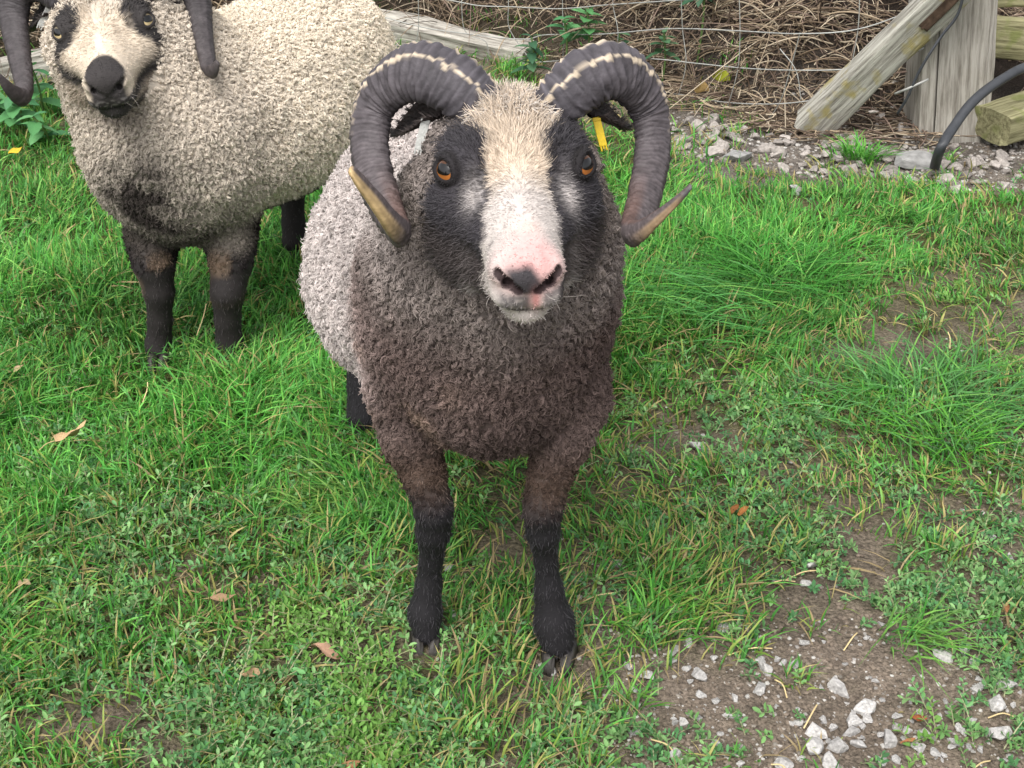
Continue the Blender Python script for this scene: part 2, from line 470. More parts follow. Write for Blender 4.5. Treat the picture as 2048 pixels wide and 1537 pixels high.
def wool_coat(name, V, Q, n, clump, length, colour, parent, weight, flow, curl=0.0035, rad=0.0007, fluff=0.25, cvar=0.2):
    root, nor = sample_surface(V, Q, n, weight)
    m = max(10, int(n / clump))
    cr = root[:m]; cn = nor[:m]
    ci = nearest(root, cr)
    L = length(root)[:, None] * (0.75 + 0.5 * RNG.random((n, 1)))
    fl = flow(root, nor); fl = fl - (fl * nor).sum(1, keepdims=True) * nor
    e1 = unit(np.cross(nor, [0.3, 0.2, 0.93])); e2 = np.cross(nor, e1)
    ph = (RNG.random(m) * 6.283)[ci][:, None]; om = ((RNG.random(m) * 4 + 8) * np.where(RNG.random(m) < .5, 1, -1))[ci][:, None]
    rr = curl * (0.6 + 0.8 * RNG.random(m))[ci][:, None]
    jit = RNG.normal(0, 1, (n, 3)) * 0.0008
    stray = (RNG.random((n, 1)) < fluff) * RNG.normal(0, 1, (n, 3)) * 0.0022
    tilt = (RNG.normal(0, 0.35, (m, 3)))[ci]
    K = 6; pts = np.zeros((n, K, 3))
    toc = cr[ci] - root
    toc = toc * np.minimum(1, 0.012 / np.maximum(np.linalg.norm(toc, axis=1, keepdims=True), 1e-6))
    for k in range(K):
        u = k / (K - 1)
        c = rr * u ** 0.7
        pts[:, k] = (root - nor * 0.002 + nor * L * u * (1 - 0.42 * u) + (fl * 0.35 + tilt * 0.8) * L * u * u * 0.7 + toc * 0.9 * u ** 0.6
                     + c * (np.cos(ph + om * u) * e1 + np.sin(ph + om * u) * e2) + jit * u + stray * u)
    col = colour(root, nor)
    col = col * np.clip(1 + cvar * RNG.normal(0, 1, (m, 1)), 0.5, 1.6)[ci] * (1 + 0.10 * RNG.normal(0, 1, (n, 1)))
    R = rad * np.array([1.0, 1.1, 1.1, 1.0, 0.8, 0.45])
    return hair_obj(name, pts, R[None], np.clip(col, 0.006, 0.95), M_WOOL, parent)
def short_fur(name, p, nor, flow, L, colour, parent, rad=0.0005, lift=0.35, messy=0.25):
    n = len(p)
    fl = flow - (flow * nor).sum(1, keepdims=True) * nor
    d = unit(unit(fl) + nor * lift + RNG.normal(0, messy, (n, 3)))
    L = L * (0.6 + 0.8 * RNG.random(n))[:, None]
    K = 4; pts = np.zeros((n, K, 3))
    bend = RNG.normal(0, 0.25, (n, 3))
    for k in range(K):
        u = k / (K - 1)
        pts[:, k] = p - nor * 0.001 + d * L * u + (bend - 0.25 * nor) * L * u * u * 0.6
    col = colour * (1 + 0.14 * RNG.normal(0, 1, (n, 1)))
    return hair_obj(name, pts, (rad * np.array([1, 1, 0.8, 0.35]))[None], np.clip(col, 0.005, 0.95), M_HAIR, parent)

# ------------------------------------------------------------------ ram parts
def head_frame(eye_mid, dip, yaw, roll, scale):
    """local (x lateral, s towards the nose, z dorsal) -> world"""
    th, yw, rl = map(math.radians, (dip, yaw, roll))
    s = np.array([math.sin(yw) * math.cos(th), -math.cos(yw) * math.cos(th), -math.sin(th)])
    x = unit(np.array([math.cos(yw), math.sin(yw), 0.0]))
    z = np.cross(s, x) * -1
    if z[2] < 0: z = -z
    x2 = x * math.cos(rl) + z * math.sin(rl); z2 = -x * math.sin(rl) + z * math.cos(rl)
    M = np.stack([x2, s * 0.88, z2], 0) * scale   # rows: local axes (a short face)
    o = np.array(eye_mid)
    return (lambda p: np.asarray(p) @ M + o), (lambda p: (np.asarray(p) - o) @ np.linalg.inv(M)), unit(M)
EYE_C = np.array([0.0605, -0.004, -0.0115]); EYE_R = 0.0168
EYE_G = unit(np.array([0.66, 0.52, 0.48]))
def head_sculpt():
    S = Sculpt()
    S.ell((0, -0.060, -0.040), (0.060, 0.080, 0.062), 0.03)
    S.ell((0, -0.075, -0.012), (0.038, 0.045, 0.034), 0.03)
    S.cone((0, -0.05, -0.032), (0, 0.06, -0.034), 0.043, 0.031, 0.025)
    S.cone((0, 0.03, -0.034), (0, 0.125, -0.046), 0.031, 0.028, 0.015)
    for sx in (-1, 1):
        S.ell((sx * 0.047, -0.018, -0.011), (0.028, 0.034, 0.026), 0.022)                # brow and orbit
        S.cone((sx * 0.052, 0.0, -0.042), (sx * 0.010, 0.10, -0.056), 0.025, 0.018, 0.02)  # cheekbone
        S.ell((sx * 0.048, -0.018, -0.088), (0.038, 0.062, 0.056), 0.03)                  # jaw muscle
        S.cone((sx * 0.034, -0.02, -0.118), (sx * 0.010, 0.115, -0.079), 0.030, 0.016, 0.025)
    S.ell((0, 0.128, -0.049), (0.0345, 0.036, 0.036), 0.015)                               # muzzle
    S.ell((0, 0.150, -0.036), (0.021, 0.016, 0.017), 0.014)                               # nose pad
    for sx in (-1, 1):
        S.ell((sx * 0.0225, 0.143, -0.036), (0.0108, 0.014, 0.011), 0.010)                 # wing of the nostril
        S.ell((sx * 0.0155, 0.146, -0.062), (0.0175, 0.018, 0.0135), 0.010)               # upper lip
    S.ell((0, 0.132, -0.084), (0.0215, 0.026, 0.0145), 0.010)                              # chin
    for sx in (-1, 1):
        n0 = (sx * 0.0095, 0.1665, -0.0465); n1 = (sx * 0.019, 0.162, -0.0395); n2 = (sx * 0.0285, 0.153, -0.0315)
        S.chain([(n0, 0.0040), (n1, 0.0050), (n2, 0.0036)], 0.0025, True); S.cone(n1, (sx * 0.019, 0.150, -0.044), 0.0048, 0.004, 0.002, True)                  # nostril slit
        S.cone((sx * 0.004, 0.171, -0.0725), (sx * 0.034, 0.145, -0.0735), 0.0020, 0.0030, 0.004, True)  # mouth
        S.cone(EYE_C * [sx, 1, 1], EYE_C * [sx, 1, 1] + EYE_G * [sx, 1, 1] * 0.03, EYE_R * .97, EYE_R * 0.6, 0.003, True)
    S.cone((0, 0.1665, -0.050), (0, 0.170, -0.074), 0.0015, 0.0022, 0.003, True)          # cleft of the lip
    for sx in (-1, 1):                                                                     # eyelids
        c = EYE_C * [sx, 1, 1]; g = EYE_G * [sx, 1, 1]
        a = unit(np.array([sx * -0.30, 0.85, -0.28])); a = unit(a - (a @ g) * g); b = np.cross(g, a)
        if b[2] < 0: b = -b
        ring = []
        for i in range(17):
            t = i / 16 * 2 * math.pi
            w = a * math.cos(t) * 0.0138 + b * (math.sin(t) * (0.0106 if math.sin(t) > 0 else 0.0098))
            ring.append((c + w + g * math.sqrt(max(EYE_R ** 2 - w @ w, 1e-6)) * 1.02, 0.0021 if math.sin(t) < 0.2 else 0.0028))
        S.chain(ring, 0.004)
    return S
HEAD_V, HEAD_Q = head_sculpt().mesh(0.0018)

def eye_part(parent, to_w, M, sx, iris_c, scale, gaze):
    c = EYE_C * [sx, 1, 1]; g = unit(np.array(gaze) * [sx, 1, 1])
    cw = to_w(c); gw = unit(g @ M)
    up = np.array([0, 0, 1.0]); uu = unit(np.cross(up, gw)); vv = np.cross(gw, uu)
    R = EYE_R * scale * 0.985
    def cap(name, fu, fv, shape, r, col, par):
        rings, seg = 10, 40; vs = [np.zeros(2)]; fs = []
        for i in range(1, rings + 1):
            for j in range(seg): vs.append(shape(2 * math.pi * j / seg) * i / rings)
        for j in range(seg): fs.append((0, 1 + j, 1 + (j + 1) % seg))
        for i in range(rings - 1):
            for j in range(seg):
                a = 1 + i * seg + j; b = 1 + i * seg + (j + 1) % seg
                fs.append((a, a + seg, b + seg, b))
        v = np.array(vs); w = np.sqrt(np.maximum(r * r - (v ** 2).sum(1), 0))
        X = v[:, :1] * uu + v[:, 1:] * vv + w[:, None] * gw
        C = col(v) if callable(col) else np.tile(col, (len(v), 1))
        o = link(name, mixed_mesh(name, X, fs, M_EYE, C), par)
        return o
    nu, nv = 40, 24; vs = []; fs = []
    for i in range(nv + 1):
        for j in range(nu):
            a = math.pi * i / nv; t = 2 * math.pi * j / nu
            vs.append(R * (math.cos(a) * gw + math.sin(a) * (math.cos(t) * uu + math.sin(t) * vv)))
    for i in range(nv):
        for j in range(nu): fs.append((i * nu + j, (i + 1) * nu + j, (i + 1) * nu + (j + 1) % nu, i * nu + (j + 1) % nu))
    vs = np.array(vs)
    e = link('eye', mixed_mesh('eye', vs, fs, M_EYE, np.tile(lin(196, 186, 184), (len(vs), 1))), parent)
    e.location = (cw - np.array(parent.location)).tolist()
    ir = 0.0116 * scale
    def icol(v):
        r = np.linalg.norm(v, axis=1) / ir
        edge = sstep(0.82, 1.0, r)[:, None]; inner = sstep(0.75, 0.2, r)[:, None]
        upper = sstep(-0.001, 0.006, v[:, 1] / scale)[:, None]  # brow shade put into the colour of the iris's upper half
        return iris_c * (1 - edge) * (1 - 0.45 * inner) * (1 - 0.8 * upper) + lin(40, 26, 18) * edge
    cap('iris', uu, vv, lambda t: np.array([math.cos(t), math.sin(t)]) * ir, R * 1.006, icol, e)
    def slot(t):
        c_, s_ = math.cos(t), math.sin(t)
        return np.array([math.copysign(abs(c_) ** 0.7, c_) * 0.0084, math.copysign(abs(s_) ** 0.7, s_) * 0.0054 + 0.0016]) * scale
    cap('pupil', uu, vv, slot, R * 1.013, lin(10, 9, 10), e)
    return e

def spline(pts, n):
    """Catmull-Rom through pts (m,d) -> n samples"""
    P_ = np.array(pts, float); m = len(P_)
    Pp = np.vstack([2 * P_[0] - P_[1], P_, 2 * P_[-1] - P_[-2]])
    seg = np.linalg.norm(np.diff(P_[:, :3], axis=0), axis=1); cum = np.r_[0, np.cumsum(seg)]
    out = []
    for s in np.linspace(0, cum[-1], n):
        i = min(np.searchsorted(cum, s, 'right') - 1, m - 2); t = (s - cum[i]) / max(seg[i], 1e-9)
        a, b, c, d = Pp[i], Pp[i + 1], Pp[i + 2], Pp[i + 3]
        out.append(0.5 * (2 * b + (c - a) * t + (2 * a - 5 * b + 4 * c - d) * t * t + (3 * b - a - 3 * c + d) * t ** 3))
    return np.array(out)

def horn(parent, keys, centre, colour_fn, seed, n=220, ridge=0.0016, flat=0.8, tip_flat=0.6, tip_from=0.86):
    """keys: (x,y,z,radius); a ridged, keeled horn swept along them"""
    K = spline(keys, n); C = K[:, :3]; r = np.maximum(K[:, 3], 0.001)
    T = unit(np.gradient(C, axis=0))
    ref = C - centre; ref = ref - (ref * T).sum(1, keepdims=True) * T; Nn = unit(ref)
    for i in range(1, n):                                   # keep the frame continuous
        if Nn[i] @ Nn[i - 1] < 0.85:
            v = Nn[i - 1] - (Nn[i - 1] @ T[i]) * T[i]; Nn[i] = unit(v)
    B = np.cross(T, Nn)
    if (B[n // 4] @ (CAM - C[n // 4])) < 0: B = -B
    m = 56; ph = np.linspace(0, 2 * math.pi, m, endpoint=False)
    arc = np.r_[0, np.cumsum(np.linalg.norm(np.diff(C, axis=0), axis=1))]; tt = arc / arc[-1]
    rg = np.random.default_rng(seed)
    rtab = rg.random(64)
    wob = np.interp(arc, np.linspace(0, arc[-1], 90), rg.normal(0, 1, 90))
    V = np.zeros((n, m, 3)); COLS = np.zeros((n, m, 3))
    for i in range(n):
        tp = sstep(tip_from - 0.05, tip_from + 0.04, tt[i])
        prof = 1 + 0.10 * np.cos(ph - 0.1) + 0.06 * np.cos(2 * (ph - 0.2)) + 0.07 * np.exp(-((ph - 1.15) / 0.16) ** 2) * (1 - tp)
        prof += 0.06 * np.exp(-((ph - 0.15) / 0.16) ** 2) * (1 - tp)
        pitch = 0.0085 - 0.0035 * tt[i]
        nzv = noise(np.stack([np.cos(ph) * 0.03, np.sin(ph) * 0.03, np.full(m, arc[i])], -1), 55, seed + 20)
        sk = arc[i] + 0.0022 * nzv + 0.0035 * np.sin(ph * 1.0 + 0.5) + 0.0016 * wob[i] + 0.0012 * np.sin(3 * ph + 40 * arc[i])
        fr = (sk / pitch) % 1.0
        saw = np.where(fr < 0.78, fr / 0.78, (1 - fr) / 0.22) - 0.5
        fine = np.sin(sk / 0.0021 + 2.0 * np.sin(2 * ph + seed))
        amp = ridge * (1 - tp) * (1 - 0.55 * tt[i])
        rcv = rtab[(np.floor(sk / pitch).astype(int)) % 64]
        d = r[i] * prof + amp * (saw * (0.35 + 1.1 * rcv) + 0.28 * fine) + 0.0007 * nzv
        fl = flat * (1 - tp) + tip_flat * tp
        V[i] = C[i] + (np.cos(ph) * d)[:, None] * Nn[i] + (np.sin(ph) * d * fl)[:, None] * B[i]
        rc = rtab[(np.floor(sk / pitch).astype(int)) % 64]
        COLS[i] = colour_fn(tt[i], ph, saw, tp, rc)
    I = np.arange(n * m).reshape(n, m)
    q = np.stack([I[:-1], np.roll(I, -1, 1)[:-1], np.roll(I, -1, 1)[1:], I[1:]], -1).reshape(-1, 4)
    V = V.reshape(-1, 3); COLS = COLS.reshape(-1, 3)
    COLS = COLS * (1 + 0.16 * fbm(V, 120, 2, seed)[:, None])
    Vs = np.vstack([V, C[-1] + T[-1] * r[-1] * 0.6, C[0]])
    Cc = np.vstack([COLS, COLS[-1], COLS[0]])
    faces = [tuple(f) for f in q] + [(I[-1, j], I[-1, (j + 1) % m], n * m) for j in range(m)] + [(I[0, (j + 1) % m], I[0, j], n * m + 1) for j in range(m)]
    o = link('horn', mixed_mesh('horn', Vs - np.array(parent.location), faces, M_HORN, np.clip(Cc, 0.006, 0.9)), parent)
    return o

def ear(parent, base, tip, up, width, col):
    base, tip, up = map(np.array, (base, tip, up))
    ax = tip - base; L = np.linalg.norm(ax); t = ax / L
    side = unit(np.cross(t, up)); nn = np.cross(side, t)
    vs, fs, cs = [], [], []
    n, m = 14, 9
    for layer in (0, 1):
        for i in range(n):
            u = i / (n - 1); w = width * (math.sin(math.pi * min(1, 0.16 + 0.84 * u)) ** 0.8 + 0.02)
            for j in range(m):
                v = j / (m - 1) * 2 - 1
                cup = (v * v) * width * 0.55 * (1 - 0.5 * u)
                vs.append(base + t * L * u + side * v * w + nn * (cup - layer * 0.004 * (1 - v * v)) - np.array([0, 0, 1]) * 0.15 * L * u * u)
                cs.append(col * (0.8 if layer else 1.0))
    o2 = n * m
    for i in range(n - 1):
        for j in range(m - 1):
            a = i * m + j
            fs.append((a, a + 1, a + m + 1, a + m)); fs.append((o2 + a, o2 + a + m, o2 + a + m + 1, o2 + a + 1))
    for i in range(n - 1):
        for j in (0, m - 1):
            a = i * m + j; fs.append((a, a + m, o2 + a + m, o2 + a))
    V = np.array(vs) - np.array(parent.location)
    o = link('ear', mixed_mesh('ear', V, fs, M_SKIN, np.array(cs)), parent)
    e1 = RNG.integers(0, n * m, 1500); P0 = V[e1]
    short_fur('ear_fur', P0, np.tile(unit(-nn * -1), (1500, 1)), np.tile(t, (1500, 1)), 0.010, np.tile(col * 1.1, (1500, 1)), o, 0.0004)
    return o

def ear_tag(ear_obj, top, bottom, face, width, mat):
    """a folded plastic strip tag with a notched end, hung through the ear"""
    top, bottom, face = map(np.array, (top, bottom, face))
    d = bottom - top; L = np.linalg.norm(d); d = d / L
    sd = unit(np.cross(d, face)); fc = np.cross(sd, d)
    bm = bmesh.new()
    def bar(a, b, w, th, off):
        vs = []
        for p in (a, b):
            for sx, sy in ((-1, -1), (1, -1), (1, 1), (-1, 1)):
                vs.append(bm.verts.new((top + d * p * L + sd * sx * w / 2 + fc * (sy * th / 2 + off)).tolist()))
        for f in ((0, 1, 2, 3), (7, 6, 5, 4), (0, 4, 5, 1), (1, 5, 6, 2), (2, 6, 7, 3), (3, 7, 4, 0)): bm.faces.new([vs[i] for i in f])
    bar(0, 0.86, width, 0.0022, 0.0022)
    bar(0.02, 0.84, width * 0.9, 0.002, -0.0028)
    top_save = top.copy()
    for k in (-1, 0, 1):
        top = top_save + sd * k * width * 0.34
        bar(0.85, 1.0 if k else 0.95, width * 0.2, 0.002, 0.0022)
    top = top_save
    bar(-0.02, 0.10, width * 1.05, 0.009, 0.0)
    bmesh.ops.bevel(bm, geom=bm.edges[:], offset=0.0005, segments=1, affect='EDGES')
    me = bpy.data.meshes.new('ear_tag'); bm.to_mesh(me); bm.free(); me.materials.append(mat)
    me.transform(Matrix.Translation(-(Vector(ear_obj.parent.location))))
    return link('ear_tag', me, ear_obj)

def hoof(parent, pos, yaw, size):
    """a cloven hoof: two pointed claws"""
    bm = bmesh.new()
    for sx in (-1, 1):
        prof = [(-0.95, 0.0), (0.55, 0.0), (1.05, 0.05), (0.85, 0.5), (0.55, 0.95), (-0.8, 0.95)]
        A = [bm.verts.new((sx * 0.07 * size, -y * size * 0.55, z * size * 0.62)) for y, z in prof]
        Bv = [bm.verts.new((sx * (0.52 - 0.20 * max(0, y) - 0.10 * z) * size, -y * size * 0.55, z * size * 0.62)) for y, z in prof]
        for i in range(6):
            j = (i + 1) % 6; f = [A[i], A[j], Bv[j], Bv[i]]; bm.faces.new(f if sx > 0 else f[::-1])
        bm.faces.new(A[::-1] if sx > 0 else A); bm.faces.new(Bv if sx > 0 else Bv[::-1])
    bmesh.ops.bevel(bm, geom=bm.edges[:], offset=size * 0.07, segments=2, affect='EDGES')
    bmesh.ops.recalc_face_normals(bm, faces=bm.faces[:])
    me = bpy.data.meshes.new('hoof'); bm.to_mesh(me); bm.free(); me.materials.append(M_HOOF)
    for p in me.polygons: p.use_smooth = True
    o = link('hoof', me, parent); o.location = (np.array(pos) - np.array(parent.location)).tolist(); o.rotation_euler = (0, 0, yaw)
    return o

def join_body(parts, cols, origin, parent):
    V = np.vstack([p[0] for p in parts]); off = np.cumsum([0] + [len(p[0]) for p in parts])
    Q = np.vstack([p[1] + off[i] for i, p in enumerate(parts)])
    C = np.vstack(cols)
    return link('body', quad_mesh('body', V - origin, Q, M_SKIN, np.clip(C, 0.005, 0.95)), parent)

# ------------------------------------------------------------------ the two rams
def pxw(p, w): return w / 2.0 / FP * float((np.asarray(p) - CAM) @ _F)
def keyp(px, py, Y, w):
    p = P(px, py, Y); return (p, pxw(p, w))
def horn_keys(lst):
    return [(*P(a, b, Y), pxw(P(a, b, Y), w)) for a, b, Y, w in lst]
def tail_drop(root, V): return V

def make_ram(name, label, spec):
    org = np.array(spec['origin'], float)
    ram = empty(name, org.tolist())
    tag(ram, label, 'ram', 'rams standing in the paddock')
    to_w, to_l, M = head_frame(*spec['head'])
    sc = spec['head'][4]
    # body
    S = Sculpt(); spec['body'](S)
    h0 = to_w((0, -0.075, -0.075))
    S.cone(spec['neck'][0], spec['neck'][1], spec['neck'][2], spec['neck'][3], 0.06)
    S.cone(spec['neck'][1], h0, spec['neck'][3], spec['neck'][4], 0.05)
    BV, BQ = S.mesh(0.0065)
    lump = (fbm(BV, 16, 2, 7) * 0.0045 + noise(BV * [1, 1, 1.6], 48, 8) * 0.0022) * sstep(0.22, 0.34, BV[:, 2])
    BV = BV + vert_normals(BV, BQ) * (lump + 0.003 * sstep(0.25, 0.4, BV[:, 2]))[:, None]
    HV = to_w(HEAD_V); HQ = HEAD_Q[:, ::-1]
    L = HEAD_V
    bcol = spec['bcol'](BV)
    hcol = spec['hcol'](L)
    join_body([(BV, BQ), (HV, HQ)], [bcol * 0.8, hcol], org, ram)  # body under the wool coloured darker, so gaps between locks read as shade
    # wool on everything but the lower legs
    def weight(c, n):
        face = (n * unit(CAM - c)).sum(1)
        hl = to_l(c)
        in_head = (hl[:, 1] > -0.03) & (np.abs(hl[:, 0]) < 0.062) & (hl[:, 2] > -0.10)
        return spec['wool_w'](c) * np.where(face < -0.25, 0.25, 1.0) * np.where(in_head, 0.02, 1.0)
    wool_coat('wool', BV - org, BQ, spec['n_wool'], spec['clump'], lambda r: spec['wool_len'](r + org),
              lambda r, n: spec['bcol'](r + org), ram, lambda c, n: weight(c + org, n), lambda r, n: spec['flow'](r + org), spec['curl'], spec['rad'], spec['fluff'], spec['cvar'])
    # short hair on the legs
    p, n = sample_surface(BV, BQ, spec['n_leg'], lambda c, n: (c[:, 2] < spec['leg_top'] + 0.05) * (c[:, 2] > 0.02) * 1.0)
    short_fur('leg_hair', p - org, n, np.tile([0, -0.1, -1.0], (len(p), 1)), 0.0085, spec['bcol'](p) * RNG.uniform(0.7, 2.0, (len(p), 1)), ram, 0.00045, 0.16)
    # short hair on the face
    def face_w(c, n):
        d = np.minimum(np.linalg.norm(c - EYE_C, axis=1), np.linalg.norm(c - EYE_C * [-1, 1, 1], axis=1))
        lips = (c[:, 1] > 0.148) & (c[:, 2] < -0.03)
        return (c[:, 1] > -0.12) * np.where(d < 0.0193, 0.0, 1.0) * np.where(lips, 0.6, 1.0)
    p, n = sample_surface(HEAD_V, HEAD_Q, spec['n_face'], face_w)
    col = spec['hcol'](p)
    fl = np.stack([np.tanh(p[:, 0] / 0.02) * 0.3 + 0.18 * noise(p, 60, 5), np.where(p[:, 1] > 0.02, -0.15, -0.55) + 0 * p[:, 1], -0.25 - 0 * p[:, 0]], -1)
    # face hair grows back from the nose and out over the cheeks
    ln = 0.006 + 0.012 * sstep(0.05, -0.06, p[:, 1]) + 0.004 * sstep(-0.05, -0.10, p[:, 2])
    ln = ln * (1 - 0.52 * sstep(0.04, 0.11, p[:, 1]))
    de = np.minimum(np.linalg.norm(p - EYE_C, axis=1), np.linalg.norm(p - EYE_C * [-1, 1, 1], axis=1))
    ln = ln * (0.35 + 0.65 * sstep(0.019, 0.034, de))
    short_fur('face_hair', to_w(p) - org, unit(n @ M), fl @ M, ln[:, None] * sc, col, ram, spec['face_rad'], 0.45, 0.3)
    q, n = sample_surface(HEAD_V, HEAD_Q, 16, lambda c, n: (c[:, 1] > 0.09) * (c[:, 2] < -0.045) * (np.abs(c[:, 0]) > 0.012) * 1.0)
    short_fur('whiskers', to_w(q) - org, unit(n @ M), np.stack([q[:, 0] * 20, 0.2 + 0 * q[:, 0], -0.4 + 0 * q[:, 0]], -1) @ M, 0.017, np.tile(lin(170, 162, 156), (16, 1)), ram, 0.0002, 1.0, 0.3)
    if spec.get('tuft'):
        q, n = sample_surface(HEAD_V, HEAD_Q, spec['tuft'], lambda c, n: (c[:, 1] < -0.055) * (c[:, 1] > -0.13) * (np.abs(c[:, 0]) < 0.036) * (c[:, 2] > -0.04) * 1.0)
        short_fur('forelock', to_w(q) - org, unit(n @ M), (np.stack([q[:, 0] * 10, 0.2 + 0 * q[:, 0], 0.35 + 0 * q[:, 0]], -1)) @ M, 0.018, np.tile(lin(214, 205, 196), (len(q), 1)), ram, 0.0005, 0.8, 0.35)
    for sx in (-1, 1): eye_part(ram, to_w, M, sx, spec['iris'], sc, spec['gaze'])
    for i, hk in enumerate(spec['horns']):
        horn(ram, horn_keys(hk), P(*spec['horn_c'][i]), spec['horn_col'][i], 3 + i, tip_from=spec['tip_from'], ridge=spec['ridge'])
    for i, (b, t, up, w, tg) in enumerate(spec['ears']):
        e = ear(ram, P(*b), P(*t), up, w, spec['ear_col'])
        a, bb, wd, mat = tg
        ear_tag(e, P(*a), P(*bb), CAM - P(*a) + np.array([0.1 if i else -0.1, 0, 0]), wd, mat)
    for hp, yaw, size in spec['hooves']: hoof(ram, hp, yaw, size)
    return ram

# ---- the front ram
A0 = np.array([-0.03, 1.34]); AD = unit(np.array([-0.24, 0.97]))
HL1, HR1 = PG(853, 1300), PG(1116, 1332)
def leg_keys(lst): return [keyp(*k) for k in lst]
R1_LEFT = [(808, 795, 1.40, 136), (822, 880, 1.37, 104), (848, 950, 1.35, 78), (868, 1022, 1.33, 74), (866, 1062, 1.335, 66), (862, 1120, 1.345, 44), (858, 1170, 1.35, 50), (850, 1225, 1.345, 66), (853, 1262, 1.335, 56)]
R1_RIGHT = [(1150, 795, 1.38, 132), (1124, 880, 1.35, 104), (1099, 950, 1.33, 78), (1085, 1022, 1.31, 74), (1086, 1065, 1.312, 64), (1092, 1120, 1.32, 44), (1098, 1180, 1.32, 54), (1108, 1245, 1.315, 78), (1114, 1282, 1.305, 68)]
def r1_body(S):
    S.ell((-0.027, 1.41, 0.49), (0.138, 0.15, 0.15), 0.06)
    S.ell((-0.027, 1.375, 0.405), (0.075, 0.10, 0.078), 0.05)
    S.cone((-0.04, 1.46, 0.49), (-0.09, 1.76, 0.470), 0.145, 0.155, 0.08)
    S.ell((-0.098, 1.70, 0.425), (0.200, 0.28, 0.155), 0.08)
    S.ell((-0.12, 1.92, 0.46), (0.135, 0.14, 0.14), 0.08)
    S.cone((-0.035, 1.42, 0.58), (-0.07, 1.72, 0.55), 0.08, 0.075, 0.08)
    S.chain(leg_keys(R1_LEFT), 0.035)
    S.chain(leg_keys(R1_RIGHT), 0.035)
    for dx, hx in ((-0.105, -0.262), (0.095, -0.02)):       # hind legs
        hip = np.array([-0.12 + dx * 0.8, 1.90, 0.40])
        S.chain([(hip, 0.10), ((hx, 1.84, 0.31), 0.06), ((hx, 1.93, 0.21), 0.034), ((hx, 1.90, 0.10), 0.026), ((hx, 1.885, 0.05), 0.030)], 0.04)
    S.cone((-0.14, 2.04, 0.50), (-0.155, 2.09, 0.28), 0.035, 0.022, 0.04)      # tail
def r1_bcol(p):
    a = (p[:, :2] - A0) @ AD
    z = p[:, 2]
    nz = fbm(p, 9, 3, 61)
    light = sstep(0.0, 0.25, a + 0.06 * nz + 0.10 * (z - 0.45))
    chest = lin(98, 85, 81); neck = lin(136, 127, 122); flank = lin(188, 179, 175); red = lin(118, 90, 82)
    c = chest[None] * (1 + 0.25 * nz[:, None])
    t = (sstep(0.46, 0.56, z - 0.25 * np.abs(p[:, 0] + 0.02) + 0.02 * nz) * 0.85)[:, None]; c = c * (1 - t) + neck * t
    rd = (np.exp(-((light - 0.4) / 0.25) ** 2) * 0.8 * sstep(0.62, 0.5, z))[:, None]; c = c * (1 - rd) + red * rd
    l3 = light[:, None]; c = c * (1 - l3) + flank * l3
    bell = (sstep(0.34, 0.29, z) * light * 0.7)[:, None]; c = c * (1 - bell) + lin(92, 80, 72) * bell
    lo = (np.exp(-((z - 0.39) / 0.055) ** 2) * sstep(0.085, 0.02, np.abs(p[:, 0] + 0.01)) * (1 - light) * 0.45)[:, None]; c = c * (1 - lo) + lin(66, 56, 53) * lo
    tn = (sstep(0.15, 0.6, fbm(p, 15, 2, 63)) * sstep(0.50, 0.44, z) * sstep(-0.04, -0.10, p[:, 0]) * (1 - light) * 0.6)[:, None]; c = c * (1 - tn) + lin(146, 124, 110) * tn
    lg = sstep(0.365, 0.29, z)[:, None] * (1 - 0.4 * l3); c = c * (1 - lg) + lin(80, 66, 58) * lg
    bl = sstep(0.29, 0.245, z + 0.02 * nz)[:, None]; c = c * (1 - bl) + lin(38, 36, 39) * bl
    return np.clip(c, 0.01, 0.9)
